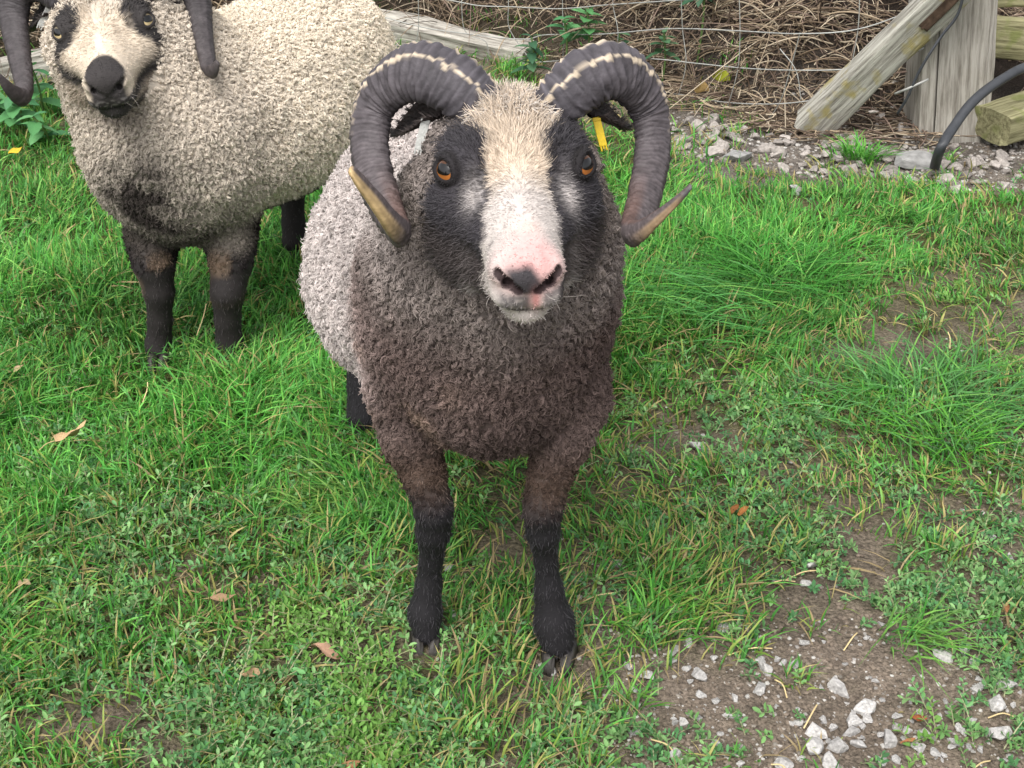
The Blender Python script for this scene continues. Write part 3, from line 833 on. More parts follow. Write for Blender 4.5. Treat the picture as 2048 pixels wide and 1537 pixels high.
def r1_hcol(q):
    x, s, z = q.T
    n = fbm(q, 45, 3, 71)
    ax = np.abs(x + 0.000)
    w = np.interp(s, [-0.13, -0.09, -0.05, -0.01, 0.02, 0.045, 0.065, 0.088, 0.105], [0.020, 0.032, 0.038, 0.029, 0.025, 0.028, 0.033, 0.036, 0.07])
    zd = sstep(-0.075, -0.055, z + 0.35 * np.maximum(s - 0.07, 0) / 0.08)
    white = np.maximum(sstep(0.005, -0.004, ax - w + 0.006 * n) * zd, sstep(0.090, 0.104, s + 0.006 * n + 0.02 * (ax < 0.02)) )
    dark = lin(54, 51, 55)[None] * (1 + 0.3 * n[:, None]); cheek = lin(76, 68, 67)
    ch = sstep(-0.045, -0.085, z)[:, None] * 0.8; dark = dark * (1 - ch) + cheek * ch
    for cx in (-0.041, 0.047):
        g = (np.exp(-(((x - cx) / 0.009) ** 2 + ((s - 0.034) / 0.014) ** 2)) * 0.75)[:, None]; dark = dark * (1 - g) + lin(200, 192, 188) * g
    cream = lin(200, 184, 166)[None]; wh = lin(184, 176, 171)
    t = sstep(0.01, 0.07, s)[:, None]; wc = cream * (1 - t) + wh * t
    pk = (np.exp(-(((x - 0.004) / 0.030) ** 2 + ((s - 0.152) / 0.026) ** 2)) * sstep(-0.062, -0.040, z))[:, None] * 0.6
    wc = wc * (1 - pk) + lin(214, 140, 138) * pk
    pp = (np.exp(-(((x - 0.002) / 0.012) ** 2 + ((s - 0.105) / 0.012) ** 2)) * 0.35)[:, None]; wc = wc * (1 - pp) + lin(230, 180, 165) * pp
    w3 = white[:, None]; c = dark * (1 - w3) + wc * w3
    # nose marks
    front = sstep(0.128, 0.142, s)
    spot = np.exp(-((((x + 0.003) * 0.85 + (z + 0.036) * 0.5) / 0.0125) ** 6 + ((z + 0.036 - 0.3 * (x + 0.003)) / 0.0155) ** 6)) * sstep(0.142, 0.147, s + 0.002 * n)
    sp = np.clip(spot * 1.1, 0, 1)[:, None]; c = c * (1 - sp) + lin(66, 63, 66) * sp
    left = sstep(0.004, -0.001, x) * sstep(-0.049, -0.055, z) * sstep(-0.076, -0.072, z) * sstep(-0.031, -0.022, x) * front
    right = sstep(0.012, 0.016, x) * sstep(-0.047, -0.053, z) * sstep(-0.076, -0.072, z) * front
    fr = sstep(-0.25, 0.3, noise(q, 260, 77) + 0.35)
    g = ((left * 0.85 + right * 0.7) * (0.55 + 0.45 * fr))[:, None]; c = c * (1 - g) + lin(92, 88, 89) * g
    edge = (sstep(0.026, 0.033, x) * sstep(-0.046, -0.054, z) * sstep(-0.078, -0.072, z) * sstep(0.11, 0.125, s))[:, None]; c = c * (1 - edge) + lin(64, 58, 60) * edge
    pkp = (np.exp(-(((x - 0.0065) / 0.005) ** 2 + ((z + 0.058) / 0.012) ** 2)) * front * 0.8)[:, None]; c = c * (1 - pkp) + lin(208, 134, 130) * pkp
    mouth = (np.exp(-((z + 0.0730) / 0.0018) ** 2) * front)[:, None] * 0.8; c = c * (1 - mouth) + lin(48, 40, 42) * mouth
    # nostril and lid skin
    for sx in (-1, 1):
        A_, B_ = np.array([sx * 0.0095, 0.1665, -0.0465]), np.array([sx * 0.0280, 0.154, -0.032]); AB = B_ - A_
        nd = np.linalg.norm(q - A_ - np.clip(((q - A_) @ AB) / (AB @ AB), 0, 1)[:, None] * AB, axis=1)
        A2 = np.array([sx * 0.019, 0.160, -0.040]); D2 = np.array([0, -0.014, -0.004])
        nd2 = np.linalg.norm(q - A2 - np.clip(((q - A2) @ D2) / (D2 @ D2), 0, 1)[:, None] * D2, axis=1)
        k = np.maximum(sstep(0.0066, 0.0046, nd), sstep(0.0085, 0.006, nd2))[:, None] * 0.94; c = c * (1 - k) + lin(34, 22, 25) * k
        e = np.linalg.norm(q - EYE_C * [sx, 1, 1], axis=1); k = sstep(0.0235, 0.0195, e)[:, None]; c = c * (1 - k) + lin(30, 27, 28) * k
    fleck = (np.exp(-(((x + 0.030) / 0.0022) ** 2 + ((s - 0.103) / 0.003) ** 2)) * 0.7)[:, None]; c = c * (1 - fleck) + lin(80, 74, 74) * fleck
    return np.clip(c, 0.01, 0.92)
def horn_col1(tan_tip, dark_end):
    def f(t, ph, saw, tp, rc):
        base = lin(72, 69, 74) * (1 - 0.6 * t) + lin(94, 82, 78) * (0.6 * t)
        c = np.tile(base, (len(ph), 1)) * (1 + 0.60 * saw[:, None]) * (0.9 + 0.2 * rc[:, None])  # groove shade and ridge highlights put into the colour along the ridge profile
        inner = sstep(1.9, 2.6, ph) * sstep(4.3, 3.6, ph) * sstep(0.5, 0.7, t); c = c * (1 - 0.5 * inner[:, None]) + lin(96, 68, 56) * 0.5 * inner[:, None]
        for c0, wd, t1 in ((0.12, 0.13, 0.50), (1.12, 0.10, 0.44)):
            k = sstep(1.0, 0.65, np.abs(ph - c0 - 0.16 * (rc - 0.5)) / (wd * (0.5 + 1.0 * rc))) * sstep(-0.5, -0.3, saw) * sstep(t1, t1 - 0.12, t) * 0.92
            c = c * (1 - k[:, None]) + lin(196, 180, 158) * k[:, None]
        tt = tp * sstep(-2.2, -0.9, np.cos(ph - 0.9) * 2 - 0.8)
        e = sstep(0.95, 0.985, t) if dark_end else 0.0
        tc = tan_tip * (1 - e) + lin(84, 82, 84) * e
        c = c * (1 - tt[:, None]) + tc * tt[:, None] * (1 + 0.15 * np.sin(7 * ph + 3 * t)[:, None])
        return c
    return f
H1L = [(990, 235, 1.30, 80), (945, 205, 1.30, 104), (895, 170, 1.31, 114), (836, 150, 1.325, 110), (785, 172, 1.345, 100), (752, 215, 1.35, 92), (742, 270, 1.335, 86), (746, 325, 1.31, 80), (760, 375, 1.28, 74), (778, 420, 1.245, 66), (795, 452, 1.215, 56), (801, 462, 1.185, 54), (786, 446, 1.165, 52), (760, 412, 1.15, 48), (730, 374, 1.14, 40), (703, 341, 1.13, 25)]
H1R = [(1085, 230, 1.30, 80), (1130, 200, 1.30, 102), (1180, 160, 1.31, 110), (1232, 148, 1.325, 104), (1275, 178, 1.345, 96), (1297, 225, 1.35, 88), (1303, 280, 1.335, 80), (1299, 330, 1.31, 76), (1289, 380, 1.28, 72), (1277, 425, 1.245, 68), (1266, 452, 1.215, 58), (1264, 464, 1.19, 50), (1282, 460, 1.17, 42), (1310, 438, 1.155, 34), (1345, 408, 1.145, 24), (1381, 373, 1.135, 13)]
spec1 = dict(
    origin=(-0.08, 1.5, 0.0), head=(P(1031, 322, 1.225), 12, 5.0, 0.5, 1.06), body=r1_body,
    neck=((-0.03, 1.43, 0.53), (-0.010, 1.365, 0.60), 0.122, 0.116, 0.096),
    bcol=r1_bcol, hcol=r1_hcol, cvar=0.2, n_wool=280000, clump=10, curl=0.0026, rad=0.00056, fluff=0.3,
    wool_w=lambda c: sstep(0.225, 0.30, c[:, 2]), leg_top=0.30, n_leg=46000, n_face=60000, face_rad=0.00042, tuft=2200,
    wool_len=lambda r: 0.0035 + 0.0072 * sstep(0.22, 0.40, r[:, 2]), flow=lambda r: np.tile([0.0, 0.25, -0.8], (len(r), 1)),
    iris=lin(158, 96, 44), gaze=(0.63, 0.60, 0.43),
    horns=[H1L, H1R], horn_c=[(815, 300, 1.28), (1235, 300, 1.28)], horn_col=[horn_col1(lin(172, 148, 108), False), horn_col1(lin(134, 113, 88), True)], tip_from=0.84, ridge=0.0034,
    ears=[((885, 226, 1.315), (797, 240, 1.40), (0, -0.7, 0.6), 0.026, ((852, 240, 1.315), (835, 310, 1.305), 0.0095, M_TAG_W)),
          ((1180, 228, 1.315), (1246, 232, 1.40), (0, -0.7, 0.6), 0.022, ((1192, 236, 1.315), (1209, 302, 1.305), 0.0085, M_TAG_Y))],
    ear_col=lin(58, 50, 48),
    hooves=[((HL1[0], HL1[1], 0.0), 0.05, 0.052), ((HR1[0], HR1[1], 0.0), -0.1, 0.056), ((-0.262, 1.885, 0), 0.1, 0.05), ((-0.02, 1.885, 0), 0, 0.05)])

# ---- the second ram
B0 = np.array([-0.63, 2.20]); BD = unit(np.array([0.42, 0.86]))
def r2_body(S):
    S.ell((-0.632, 2.25, 0.41), (0.158, 0.15, 0.165), 0.06)
    S.ell((-0.625, 2.235, 0.335), (0.085, 0.10, 0.09), 0.05)
    S.cone((-0.60, 2.28, 0.44), (-0.45, 2.60, 0.45), 0.150, 0.165, 0.08)
    S.ell((-0.50, 2.50, 0.40), (0.18, 0.26, 0.16), 0.08)
    S.ell((-0.41, 2.66, 0.46), (0.15, 0.16, 0.155), 0.07)
    S.chain(leg_keys([(304, 470, 2.25, 104), (308, 530, 2.19, 80), (318, 585, 2.18, 58), (320, 640, 2.185, 46), (318, 690, 2.19, 52), (318, 728, 2.17, 50)]), 0.035)
    S.chain(leg_keys([(462, 460, 2.25, 104), (462, 525, 2.20, 84), (455, 585, 2.17, 66), (455, 640, 2.175, 50), (460, 690, 2.18, 54), (462, 730, 2.16, 50)]), 0.035)
    for hx, hy in ((-0.50, 2.66), (-0.36, 2.62)):
        S.chain([((hx + 0.03, hy + 0.0, 0.38), 0.09), ((hx + 0.01, hy - 0.06, 0.26), 0.05), ((hx, hy + 0.03, 0.18), 0.03), ((hx, hy, 0.09), 0.025), ((hx, hy - 0.01, 0.05), 0.028)], 0.04)
    S.cone((-0.36, 2.80, 0.46), (-0.33, 2.84, 0.26), 0.035, 0.02, 0.04)
def r2_bcol(p):
    z = p[:, 2]; a = (p[:, :2] - B0) @ BD; nz = fbm(p, 8, 3, 81)
    px, py, _ = proj(p)
    cream = lin(226, 214, 196)[None] * (1 + 0.05 * nz[:, None]); grey = lin(198, 187, 174)
    f = sstep(0.25, 0.0, a)[:, None] * 0.7; c = cream * (1 - f) + grey * f
    ctr = P(285, 400, 2.10)
    g = np.exp(-(((p[:, 0] - ctr[0]) / 0.105) ** 2 + ((z - ctr[2] + 0.01) / 0.095) ** 2)) * sstep(0.14, 0.02, a) * 1.3
    low = sstep(0.36, 0.27, z + 0.02 * nz) * sstep(0.10, -0.02, a) * 0.9
    k = np.clip(np.maximum(g * (0.85 + 0.35 * nz + 0.35 * noise(p, 40, 87)), low), 0, 0.96)[:, None]; c = c * (1 - k) + lin(48, 43, 42) * k
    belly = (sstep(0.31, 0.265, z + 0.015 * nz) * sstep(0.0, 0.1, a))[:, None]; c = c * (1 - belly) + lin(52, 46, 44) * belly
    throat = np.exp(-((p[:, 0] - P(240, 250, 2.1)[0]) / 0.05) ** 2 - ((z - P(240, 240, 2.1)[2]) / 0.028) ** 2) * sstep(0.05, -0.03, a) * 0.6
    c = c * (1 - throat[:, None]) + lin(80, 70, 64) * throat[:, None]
    lg = sstep(0.255, 0.215, z + 0.015 * nz); tan = sstep(0.0, 0.35, noise(p, 18, 83)) * sstep(0.12, 0.2, z)
    lc = lin(46, 42, 42)[None] * (1 - tan[:, None] * 0.35) + lin(150, 126, 104) * tan[:, None] * 0.35
    c = c * (1 - lg[:, None]) + lc * lg[:, None]
    return np.clip(c, 0.01, 0.92)
def r2_hcol(q):
    x, s, z = q.T
    n = fbm(q, 45, 3, 91); ax = np.abs(x)
    cream = lin(198, 184, 166)[None] * (1 + 0.06 * n[:, None]); dark = lin(38, 36, 39)
    c = np.tile(cream, (1, 1)) * np.ones((len(q), 1))
    patch = sstep(0.027, 0.034, ax + 0.005 * n) * sstep(0.024, 0.008, s + 0.008 * n + (0.05 - ax) * 0.3) * sstep(-0.060, -0.040, z)
    strip = np.exp(-((z + 0.062 + 0.22 * (s - 0.02)) / 0.017) ** 2) * sstep(-0.03, 0.0, s) * sstep(0.015, 0.028, ax) * 1.0
    low = sstep(-0.082, -0.10, z) * sstep(0.02, 0.08, s) * 0.9
    eyes = np.zeros(len(q))
    for sx in (-1, 1): eyes = np.maximum(eyes, sstep(0.030, 0.020, np.linalg.norm(q - EYE_C * [sx, 1, 1] - [0, 0.006, -0.006], axis=1)))
    nose = sstep(1.15, 0.85, np.sqrt((x / 0.0300) ** 2 + ((s - 0.142) / 0.046) ** 2) + 0.1 * n) * sstep(-0.075, -0.06, z)
    lips = sstep(-0.054, -0.060, z) * sstep(0.105, 0.125, s)
    mottle = sstep(-0.6, -0.2, -sstep(-0.03, -0.08, z) + 0.4 * n) 
    k = np.clip(np.max([patch, strip, low, eyes, nose, lips], 0), 0, 0.97)[:, None]
    c = c * (1 - k) + dark * k
    ck = (sstep(-0.055, -0.085, z) * sstep(0.075, 0.05, s) * 0.45)[:, None] * (1 - k); c = c * (1 - ck) + lin(120, 104, 94) * ck
    gl = (lips * sstep(-0.072, -0.066, z) * sstep(0.0, 0.4, noise(q, 240, 95)))[:, None] * 0.4; c = c * (1 - gl) + lin(140, 135, 132) * gl
    mouth = (np.exp(-((z + 0.0733) / 0.002) ** 2) * sstep(0.12, 0.135, s))[:, None] * 0.8; c = c * (1 - mouth) + lin(24, 22, 24) * mouth
    return np.clip(c, 0.008, 0.92)
def horn_col2(t, ph, saw, tp, rc):
    c = np.tile(lin(60, 57, 60) * (1 - 0.5 * t) + lin(78, 70, 68) * 0.5 * t, (len(ph), 1)) * (1 + 0.25 * saw[:, None])  # grooves shaded in the colour here too, more weakly
    return c
H2L = [(150, 10, 2.20, 75), (122, -18, 2.22, 90), (82, -38, 2.25, 86), (45, -25, 2.27, 76), (30, 20, 2.26, 66), (34, 70, 2.23, 54), (42, 120, 2.19, 46), (50, 165, 2.15, 40), (50, 190, 2.12, 36), (36, 190, 2.10, 32), (16, 174, 2.08, 24), (-2, 152, 2.07, 12)]
H2R = [(255, -8, 2.20, 75), (290, -38, 2.22, 88), (335, -58, 2.25, 82), (375, -40, 2.27, 66), (393, 5, 2.26, 52), (401, 50, 2.23, 40), (408, 95, 2.19, 34), (414, 128, 2.16, 31), (418, 143, 2.14, 28), (427, 139, 2.12, 24), (435, 125, 2.11, 12)]
F2 = [PG(318, 742), PG(462, 746)]
spec2 = dict(
    origin=(-0.55, 2.42, 0.0), head=(P(204, 44, 2.14), 12, 12.0, 6.0, 1.09), body=r2_body,
    neck=((-0.64, 2.29, 0.46), (-0.665, 2.285, 0.54), 0.152, 0.138, 0.112),
    bcol=r2_bcol, hcol=r2_hcol, cvar=0.10, n_wool=250000, clump=10, curl=0.0025, rad=0.00066, fluff=0.3,
    wool_w=lambda c: sstep(0.18, 0.24, c[:, 2]), leg_top=0.22, n_leg=12000, n_face=24000, face_rad=0.0006, tuft=0,
    wool_len=lambda r: 0.004 + 0.0075 * sstep(0.17, 0.32, r[:, 2]), flow=lambda r: np.tile([0.1, 0.25, -0.8], (len(r), 1)),
    iris=lin(206, 184, 140), gaze=(0.62, 0.62, 0.42),
    horns=[H2L, H2R], horn_c=[(90, 60, 2.2), (340, 50, 2.2)], horn_col=[horn_col2, horn_col2], tip_from=0.90, ridge=0.0024,
    ears=[((110, 20, 2.235), (60, 42, 2.32), (0, -0.7, 0.6), 0.026, ((98, 18, 2.235), (78, 58, 2.23), 0.011, M_TAG_W)),
          ((312, -2, 2.235), (372, 5, 2.32), (0, -0.7, 0.6), 0.026, ((324, -5, 2.235), (339, 40, 2.23), 0.009, M_TAG_Y))],
    ear_col=lin(60, 54, 52),
    hooves=[((F2[0][0], F2[0][1], 0), 0.1, 0.05), ((F2[1][0], F2[1][1], 0), 0.2, 0.05), ((-0.50, 2.66, 0), 0.4, 0.05), ((-0.36, 2.62, 0), 0.4, 0.05)])
make_ram('ram', 'horned ram with dark grey-brown chest, white blaze and pink muzzle', spec1)
make_ram('ram', 'cream woolled ram with dark horns, black muzzle and black eye patches', spec2)

# ------------------------------------------------------------------ fence: timber, wire netting
def timber(name, a, b, w, t, mat, parent=None, corner=0.25, rough=0.004, seed=1, roll=0.0, taper=0.0, groove=None, broken=0.02, bow=0.0, m=40):
    """a weathered sawn timber from a to b; w across, t thick; local X along the grain"""
    a, b = np.array(a, float), np.array(b, float); L = np.linalg.norm(b - a); x = (b - a) / L
    up = np.array([0, 0, 1.0]) if abs(x[2]) < 0.9 else np.array([0, -1.0, 0])
    y = unit(np.cross(up, x)); z = np.cross(x, y)
    cr, sr = math.cos(roll), math.sin(roll); y, z = y * cr + z * sr, -y * sr + z * cr
    n = max(12, int(L / 0.02))
    ph = np.linspace(0, 2 * math.pi, m, endpoint=False); e = 2.0 / (2 + (1 - corner) * 8)
    cy = np.sign(np.cos(ph)) * np.abs(np.cos(ph)) ** e; cz = np.sign(np.sin(ph)) * np.abs(np.sin(ph)) ** e
    V = np.zeros((n, m, 3))
    for i in range(n):
        u = i / (n - 1); k = 1 + taper * (0.5 - u)
        V[i] = np.stack([np.full(m, u * L), cy * w / 2 * k, cz * t / 2 * k + bow * math.sin(math.pi * u)], -1)
    F = V.reshape(-1, 3)
    d = fbm(F * [0.06, 1, 1] + seed * 7.3, 60, 3, seed) * rough
    rad = unit(np.stack([0 * F[:, 0], F[:, 1], F[:, 2]], -1))
    F = F + rad * d[:, None]
    V = F.reshape(n, m, 3)
    endn = noise(np.stack([cy, cz, 0 * cy + seed], -1), 1.3, seed) * broken * 0.6
    V[0, :, 0] -= endn; V[-1, :, 0] += endn
    if groove is not None:
        for g in groove:
            V[:, g, 1:] *= 0.80
    I = np.arange(n * m).reshape(n, m)
    q = np.stack([I[:-1], np.roll(I, -1, 1)[:-1], np.roll(I, -1, 1)[1:], I[1:]], -1).reshape(-1, 4)
    VV = np.vstack([V.reshape(-1, 3), V[0].mean(0), V[-1].mean(0)])
    faces = [tuple(f) for f in q] + [(I[0, (j + 1) % m], I[0, j], n * m) for j in range(m)] + [(I[-1, j], I[-1, (j + 1) % m], n * m + 1) for j in range(m)]
    me = mixed_mesh(name, VV, faces, mat)
    bm = bmesh.new(); bm.from_mesh(me); bmesh.ops.recalc_face_normals(bm, faces=bm.faces[:]); bm.to_mesh(me); bm.free()
    try: me.set_sharp_from_angle(angle=math.radians(50))
    except Exception: pass
    o = link(name, me, parent)
    o.matrix_world = Matrix(((x[0], y[0], z[0], a[0]), (x[1], y[1], z[1], a[1]), (x[2], y[2], z[2], a[2]), (0, 0, 0, 1)))
    return o
def tube(name, pts, r, mat, parent=None, seg=8, n=60):
    K = spline(pts, n); T = unit(np.gradient(K, axis=0))
    ref = np.array([0.13, 0.35, 0.93]); A = unit(np.cross(T, ref)); B = np.cross(T, A)
    ph = np.linspace(0, 2 * math.pi, seg, endpoint=False)
    V = K[:, None] + r * (np.cos(ph)[None, :, None] * A[:, None] + np.sin(ph)[None, :, None] * B[:, None])
    I = np.arange(n * seg).reshape(n, seg)
    q = [tuple(f) for f in np.stack([I[:-1], np.roll(I, -1, 1)[:-1], np.roll(I, -1, 1)[1:], I[1:]], -1).reshape(-1, 4)]
    q += [tuple(I[0][::-1]), tuple(I[-1])]
    V = V.reshape(-1, 3)
    if parent is not None: V = V - np.array(parent.location)
    return link(name, mixed_mesh(name, V, q, mat), parent)

# strainer post and brace
post_b = PG(1895, 268); post_b[2] = -0.05
pt = P(1915, -160, post_b[1] + 0.02)
o = timber('fence_post', post_b, pt, 0.205, 0.20, M_WOOD_P, corner=0.55, seed=4, rough=0.005, taper=0.06, groove=[33, 52], broken=0.0, m=160)
tag(o, 'thick upright grey strainer post with a long split, brace leaning on it', 'fence post')
bl = PG(1628, 248, 0.03); bu = P(1962, -80, 3.36)
o = timber('brace', bl - (bu - bl) * 0.03, bu, 0.075, 0.10, M_WOOD_L, corner=0.15, seed=9, rough=0.006, roll=0.45, broken=0.03)
tag(o, 'slanting lichen-spotted timber brace leaning against the strainer post', 'brace')
rot = timber('rotten_heart', bl + (bu - bl) * 0.62 + np.array([0.012, -0.048, 0.008]), bl + (bu - bl) * 0.98 + np.array([0.012, -0.048, 0.008]), 0.010, 0.024, plain_mat('rotten_wood', lin(62, 50, 41), 0.9, 0.1, 0.5, 60, 0.8), None, 0.6, 0.01, 12)
rot.parent = o; rot.matrix_parent_inverse = o.matrix_world.inverted()
rot['label'] = 'rotten orange-brown split in the brace'
# rails to the right of the post
def rail(label, p0, p1, w, t, mat, seed, roll=0.0, name='rail', **k):
    return tag(timber(name, p0, p1, w, t, mat, seed=seed, roll=roll, **k), label, 'rail')
rail('green stained horizontal board beside the strainer post, lower of two', P(1965, 72, 3.66), P(2420, 110, 3.72), 0.045, 0.115, M_WOOD_G, 21)
rail('green stained horizontal board beside the strainer post, upper of two', P(1965, -8, 3.70), P(2420, -20, 3.76), 0.045, 0.06, M_WOOD_G, 22)
pbk = P(1990, 205, 3.40); pbk2 = P(2190, 150, 3.62)
o = timber('timber_block', np.array([pbk[0], pbk[1], 0.075]), np.array([pbk2[0], pbk2[1], 0.10]), 0.13, 0.09, M_WOOD_G, corner=0.1, seed=24, rough=0.006, broken=0.03)
tag(o, 'short squared timber block lying on the gravel beside the post', 'timber block')
# fallen rails along the fence
o = rail('long split grey log lying under the wire netting behind the horns', P(690, 42, 4.60), P(1062, 122, 4.38), 0.10, 0.105, M_WOOD, 31, 0.2, corner=0.5, rough=0.012, broken=0.05)
o = rail('pale fallen rail behind the cream ram and the nettles', P(-60, 168, 3.98), P(480, 50, 4.45), 0.08, 0.11, M_WOOD, 32, 0.0, corner=0.3, rough=0.008)
pb = PG(704, 66); pb[1] = 4.74; pb[0] = P(704, 30, 4.74)[0]; pb[2] = 0.0
o = timber('fence_post', pb, pb + np.array([0, 0, 0.7]), 0.085, 0.085, M_WOOD_P, corner=0.6, seed=34, broken=0.0)
tag(o, 'thin grey fence post above the fallen split log', 'fence post')

# wire netting
def nY(px): return float(np.interp(px, [600, 1040, 1340, 1600, 1860], [4.55, 4.30, 3.90, 3.56, 3.46]))
net = empty('wire_netting', P(1300, 250, nY(1300)).tolist())
tag(net, 'sagging galvanised sheep netting strung in front of the dry bank', 'wire netting')
H_W = [[(560, -30), (680, 18), (760, 33), (850, 56), (935, 68), (1010, 77), (1060, 78), (1092, 70), (1200, 69), (1340, 58), (1470, 62), (1600, 68), (1720, 58), (1850, 12)],
       [(820, -12), (905, 2), (960, 12), (1020, 14), (1120, 18), (1220, 10), (1340, 2), (1470, -8)],
       [(700, 95), (790, 90), (900, 118), (985, 130), (1090, 124), (1180, 118), (1300, 118), (1400, 128), (1490, 137), (1590, 141), (1700, 138), (1800, 118), (1848, 96)],
       [(1060, 175), (1180, 172), (1340, 187), (1450, 205), (1560, 208), (1660, 196)],
       [(1180, 225), (1340, 246), (1440, 259), (1530, 262), (1620, 250), (1680, 215)]]
V_W = [[(742, -20), (738, 26), (772, 40), (768, 96)], [(836, -20), (837, 52), (830, 95)], [(922, -20), (930, 62), (972, 85), (976, 132)], [(1018, -20), (1017, 14), (1020, 60), (1060, 120)],
       [(1126, -20), (1125, 18), (1128, 69), (1126, 122), (1130, 172)], [(1228, -20), (1226, 10), (1236, 66), (1230, 118), (1220, 172), (1222, 228)],
       [(1362, -20), (1365, 58), (1372, 126), (1358, 188), (1340, 246)], [(1478, -20), (1480, 62), (1476, 136), (1458, 205), (1440, 259)],
       [(1600, 66), (1580, 142), (1558, 208), (1520, 262)], [(1720, -20), (1716, 58), (1702, 138)], [(1560, 98), (1592, 142), (1602, 200)], [(1840, 98), (1836, 40), (1838, -20)]]
for L in H_W: tube('wire', [P(a, b, nY(a)) for a, b in L], 0.0019, M_WIRE, net, 6, 90)
for L in V_W: tube('wire', [P(a, b, nY(a) + 0.003) for a, b in L], 0.0015, M_WIRE, net, 6, 50)
stp = tube('staple', [P(1790, 188, 3.40), P(1815, 178, 3.365), P(1850, 162, 3.37), P(1856, 159, 3.40)], 0.0035, M_WIRE, None, 8, 20)
tag(stp, 'bent loose wire end stapled to the strainer post', 'wire')
# black pipe and thin cable
o = tube('water_pipe', [np.array([*PG(1868, 335)[:2], -0.02]), P(1880, 300, 3.14), P(1905, 258, 3.20), P(1945, 205, 3.27), P(2000, 162, 3.34), P(2070, 130, 3.42), P(2200, 120, 3.5)], 0.0135, M_RUBBER, None, 14, 70)
tag(o, 'black plastic water pipe curving out of the gravel past the post', 'pipe')
o = tube('cable', [P(1932, -30, 3.33), P(1915, 30, 3.34), P(1885, 70, 3.35), P(1858, 110, 3.35), P(1835, 150, 3.36), P(1815, 195, 3.37), P(1795, 228, 3.40)], 0.004, M_RUBBER, None, 8, 50)
tag(o, 'thin dark cable hanging down the strainer post', 'cable')

# ------------------------------------------------------------------ dry stems and dead bracken on the bank
def straw_cols(n, dark=0.0):
    pal = np.array([lin(160, 143, 120), lin(128, 111, 92), lin(98, 84, 70), lin(182, 168, 146), lin(72, 61, 52), lin(124, 106, 94)])
    return pal[RNG.integers(0, len(pal), n)] * (0.7 + 0.5 * RNG.random((n, 1)))
def bank_stems(n):
    x = RNG.uniform(-2.4, 2.6, n); t = RNG.random(n) ** 1.2 * 1.15 + 0.02
    y = fence_y(x) + t
    z = ground_z(x, y)
    keep = ~((x > 1.15) & (t < 0.35)) & (noise(np.stack([x, y, 0 * x], -1), 9, 17) > RNG.uniform(-0.9, 0.35, n))
    x, y, z, t = x[keep], y[keep], z[keep], t[keep]; n = len(x)
    base = np.stack([x, y, z - 0.01], -1)
    L = RNG.uniform(0.10, 0.36, n)[:, None]
    tilt = np.stack([RNG.normal(0, 0.6, n), -0.25 + RNG.normal(0, 0.45, n), np.abs(RNG.normal(0.7, 0.35, n))], -1)
    d = unit(tilt); side = RNG.normal(0, 0.5, (n, 3)) * [1, 0.5, 0.2]
    K = 6; pts = np.zeros((n, K, 3))
    for k in range(K):
        u = k / (K - 1)
        pts[:, k] = base + d * L * u + side * L * u * u * 0.6 - np.array([0, 0.25, 0.75]) * L * u * u * 0.75
    pts[:, :, 2] = np.maximum(pts[:, :, 2], ground_z(pts[:, :, 0], pts[:, :, 1]) + 0.002)
    R = RNG.uniform(0.0009, 0.0026, n)[:, None] * np.array([1, 1, .95, .9, .75, .5])
    o = hair_obj('dry_stems', pts, R, straw_cols(n), M_STRAW)
    tag(o, 'tangled brown dead stems covering the bank behind the fence', 'dead stems', kind='stuff')
bank_stems(15000)
def loose_straw(n):
    x = RNG.uniform(0.25, 1.25, n); y = fence_y(x) + RNG.uniform(-0.22, 0.25, n)
    px, py, _ = proj(np.stack([x, y, 0 * x], -1))
    c = np.stack([x, y, ground_z(x, y) + RNG.uniform(0.004, 0.035, n)], -1)
    a = RNG.uniform(0, math.pi, n); L = RNG.uniform(0.05, 0.22, n)[:, None]
    d = np.stack([np.cos(a), np.sin(a) * 0.7, RNG.normal(0, 0.12, n)], -1); s = RNG.normal(0, 0.12, (n, 3)) * [1, 1, .3]
    K = 5; pts = np.stack([c + d * L * (u - 0.5) + s * L * (u - 0.5) ** 2 * 4 for u in np.linspace(0, 1, K)], 1)
    pts[:, :, 2] = np.maximum(pts[:, :, 2], ground_z(pts[:, :, 0], pts[:, :, 1]) + 0.002)
    o = hair_obj('fallen_stalks', pts, RNG.uniform(0.0008, 0.002, n)[:, None] * np.ones(K), straw_cols(n), M_STRAW)
    tag(o, 'fallen pinkish-brown dead stalks strewn on the gravel under the netting', 'dead stalks', kind='stuff')
loose_straw(1100)

# ------------------------------------------------------------------ stones
def stone_mesh(seed, mat, flat=0.6, pts=16):
    rg = np.random.default_rng(seed); bm = bmesh.new()
    for v in unit(rg.normal(0, 1, (pts, 3))) * rg.uniform(0.75, 1.1, (pts, 1)) * [1, rg.uniform(0.6, 0.95), flat]: bm.verts.new(v.tolist())
    r = bmesh.ops.convex_hull(bm, input=bm.verts[:])
    bmesh.ops.delete(bm, geom=[v for v in bm.verts if not v.link_faces], context='VERTS')
    bmesh.ops.bevel(bm, geom=bm.edges[:], offset=0.06, segments=1, affect='EDGES', clamp_overlap=True)
    me = bpy.data.meshes.new('stone'); bm.to_mesh(me); bm.free(); me.materials.append(mat)
    return me
PALE = [stone_mesh(100 + i, M_STONE, 0.45 + 0.03 * (i % 5), 13 + i % 5) for i in range(12)]
GREY = [stone_mesh(200 + i, M_STONE2, 0.5 + 0.04 * (i % 4), 12 + i % 5) for i in range(10)]
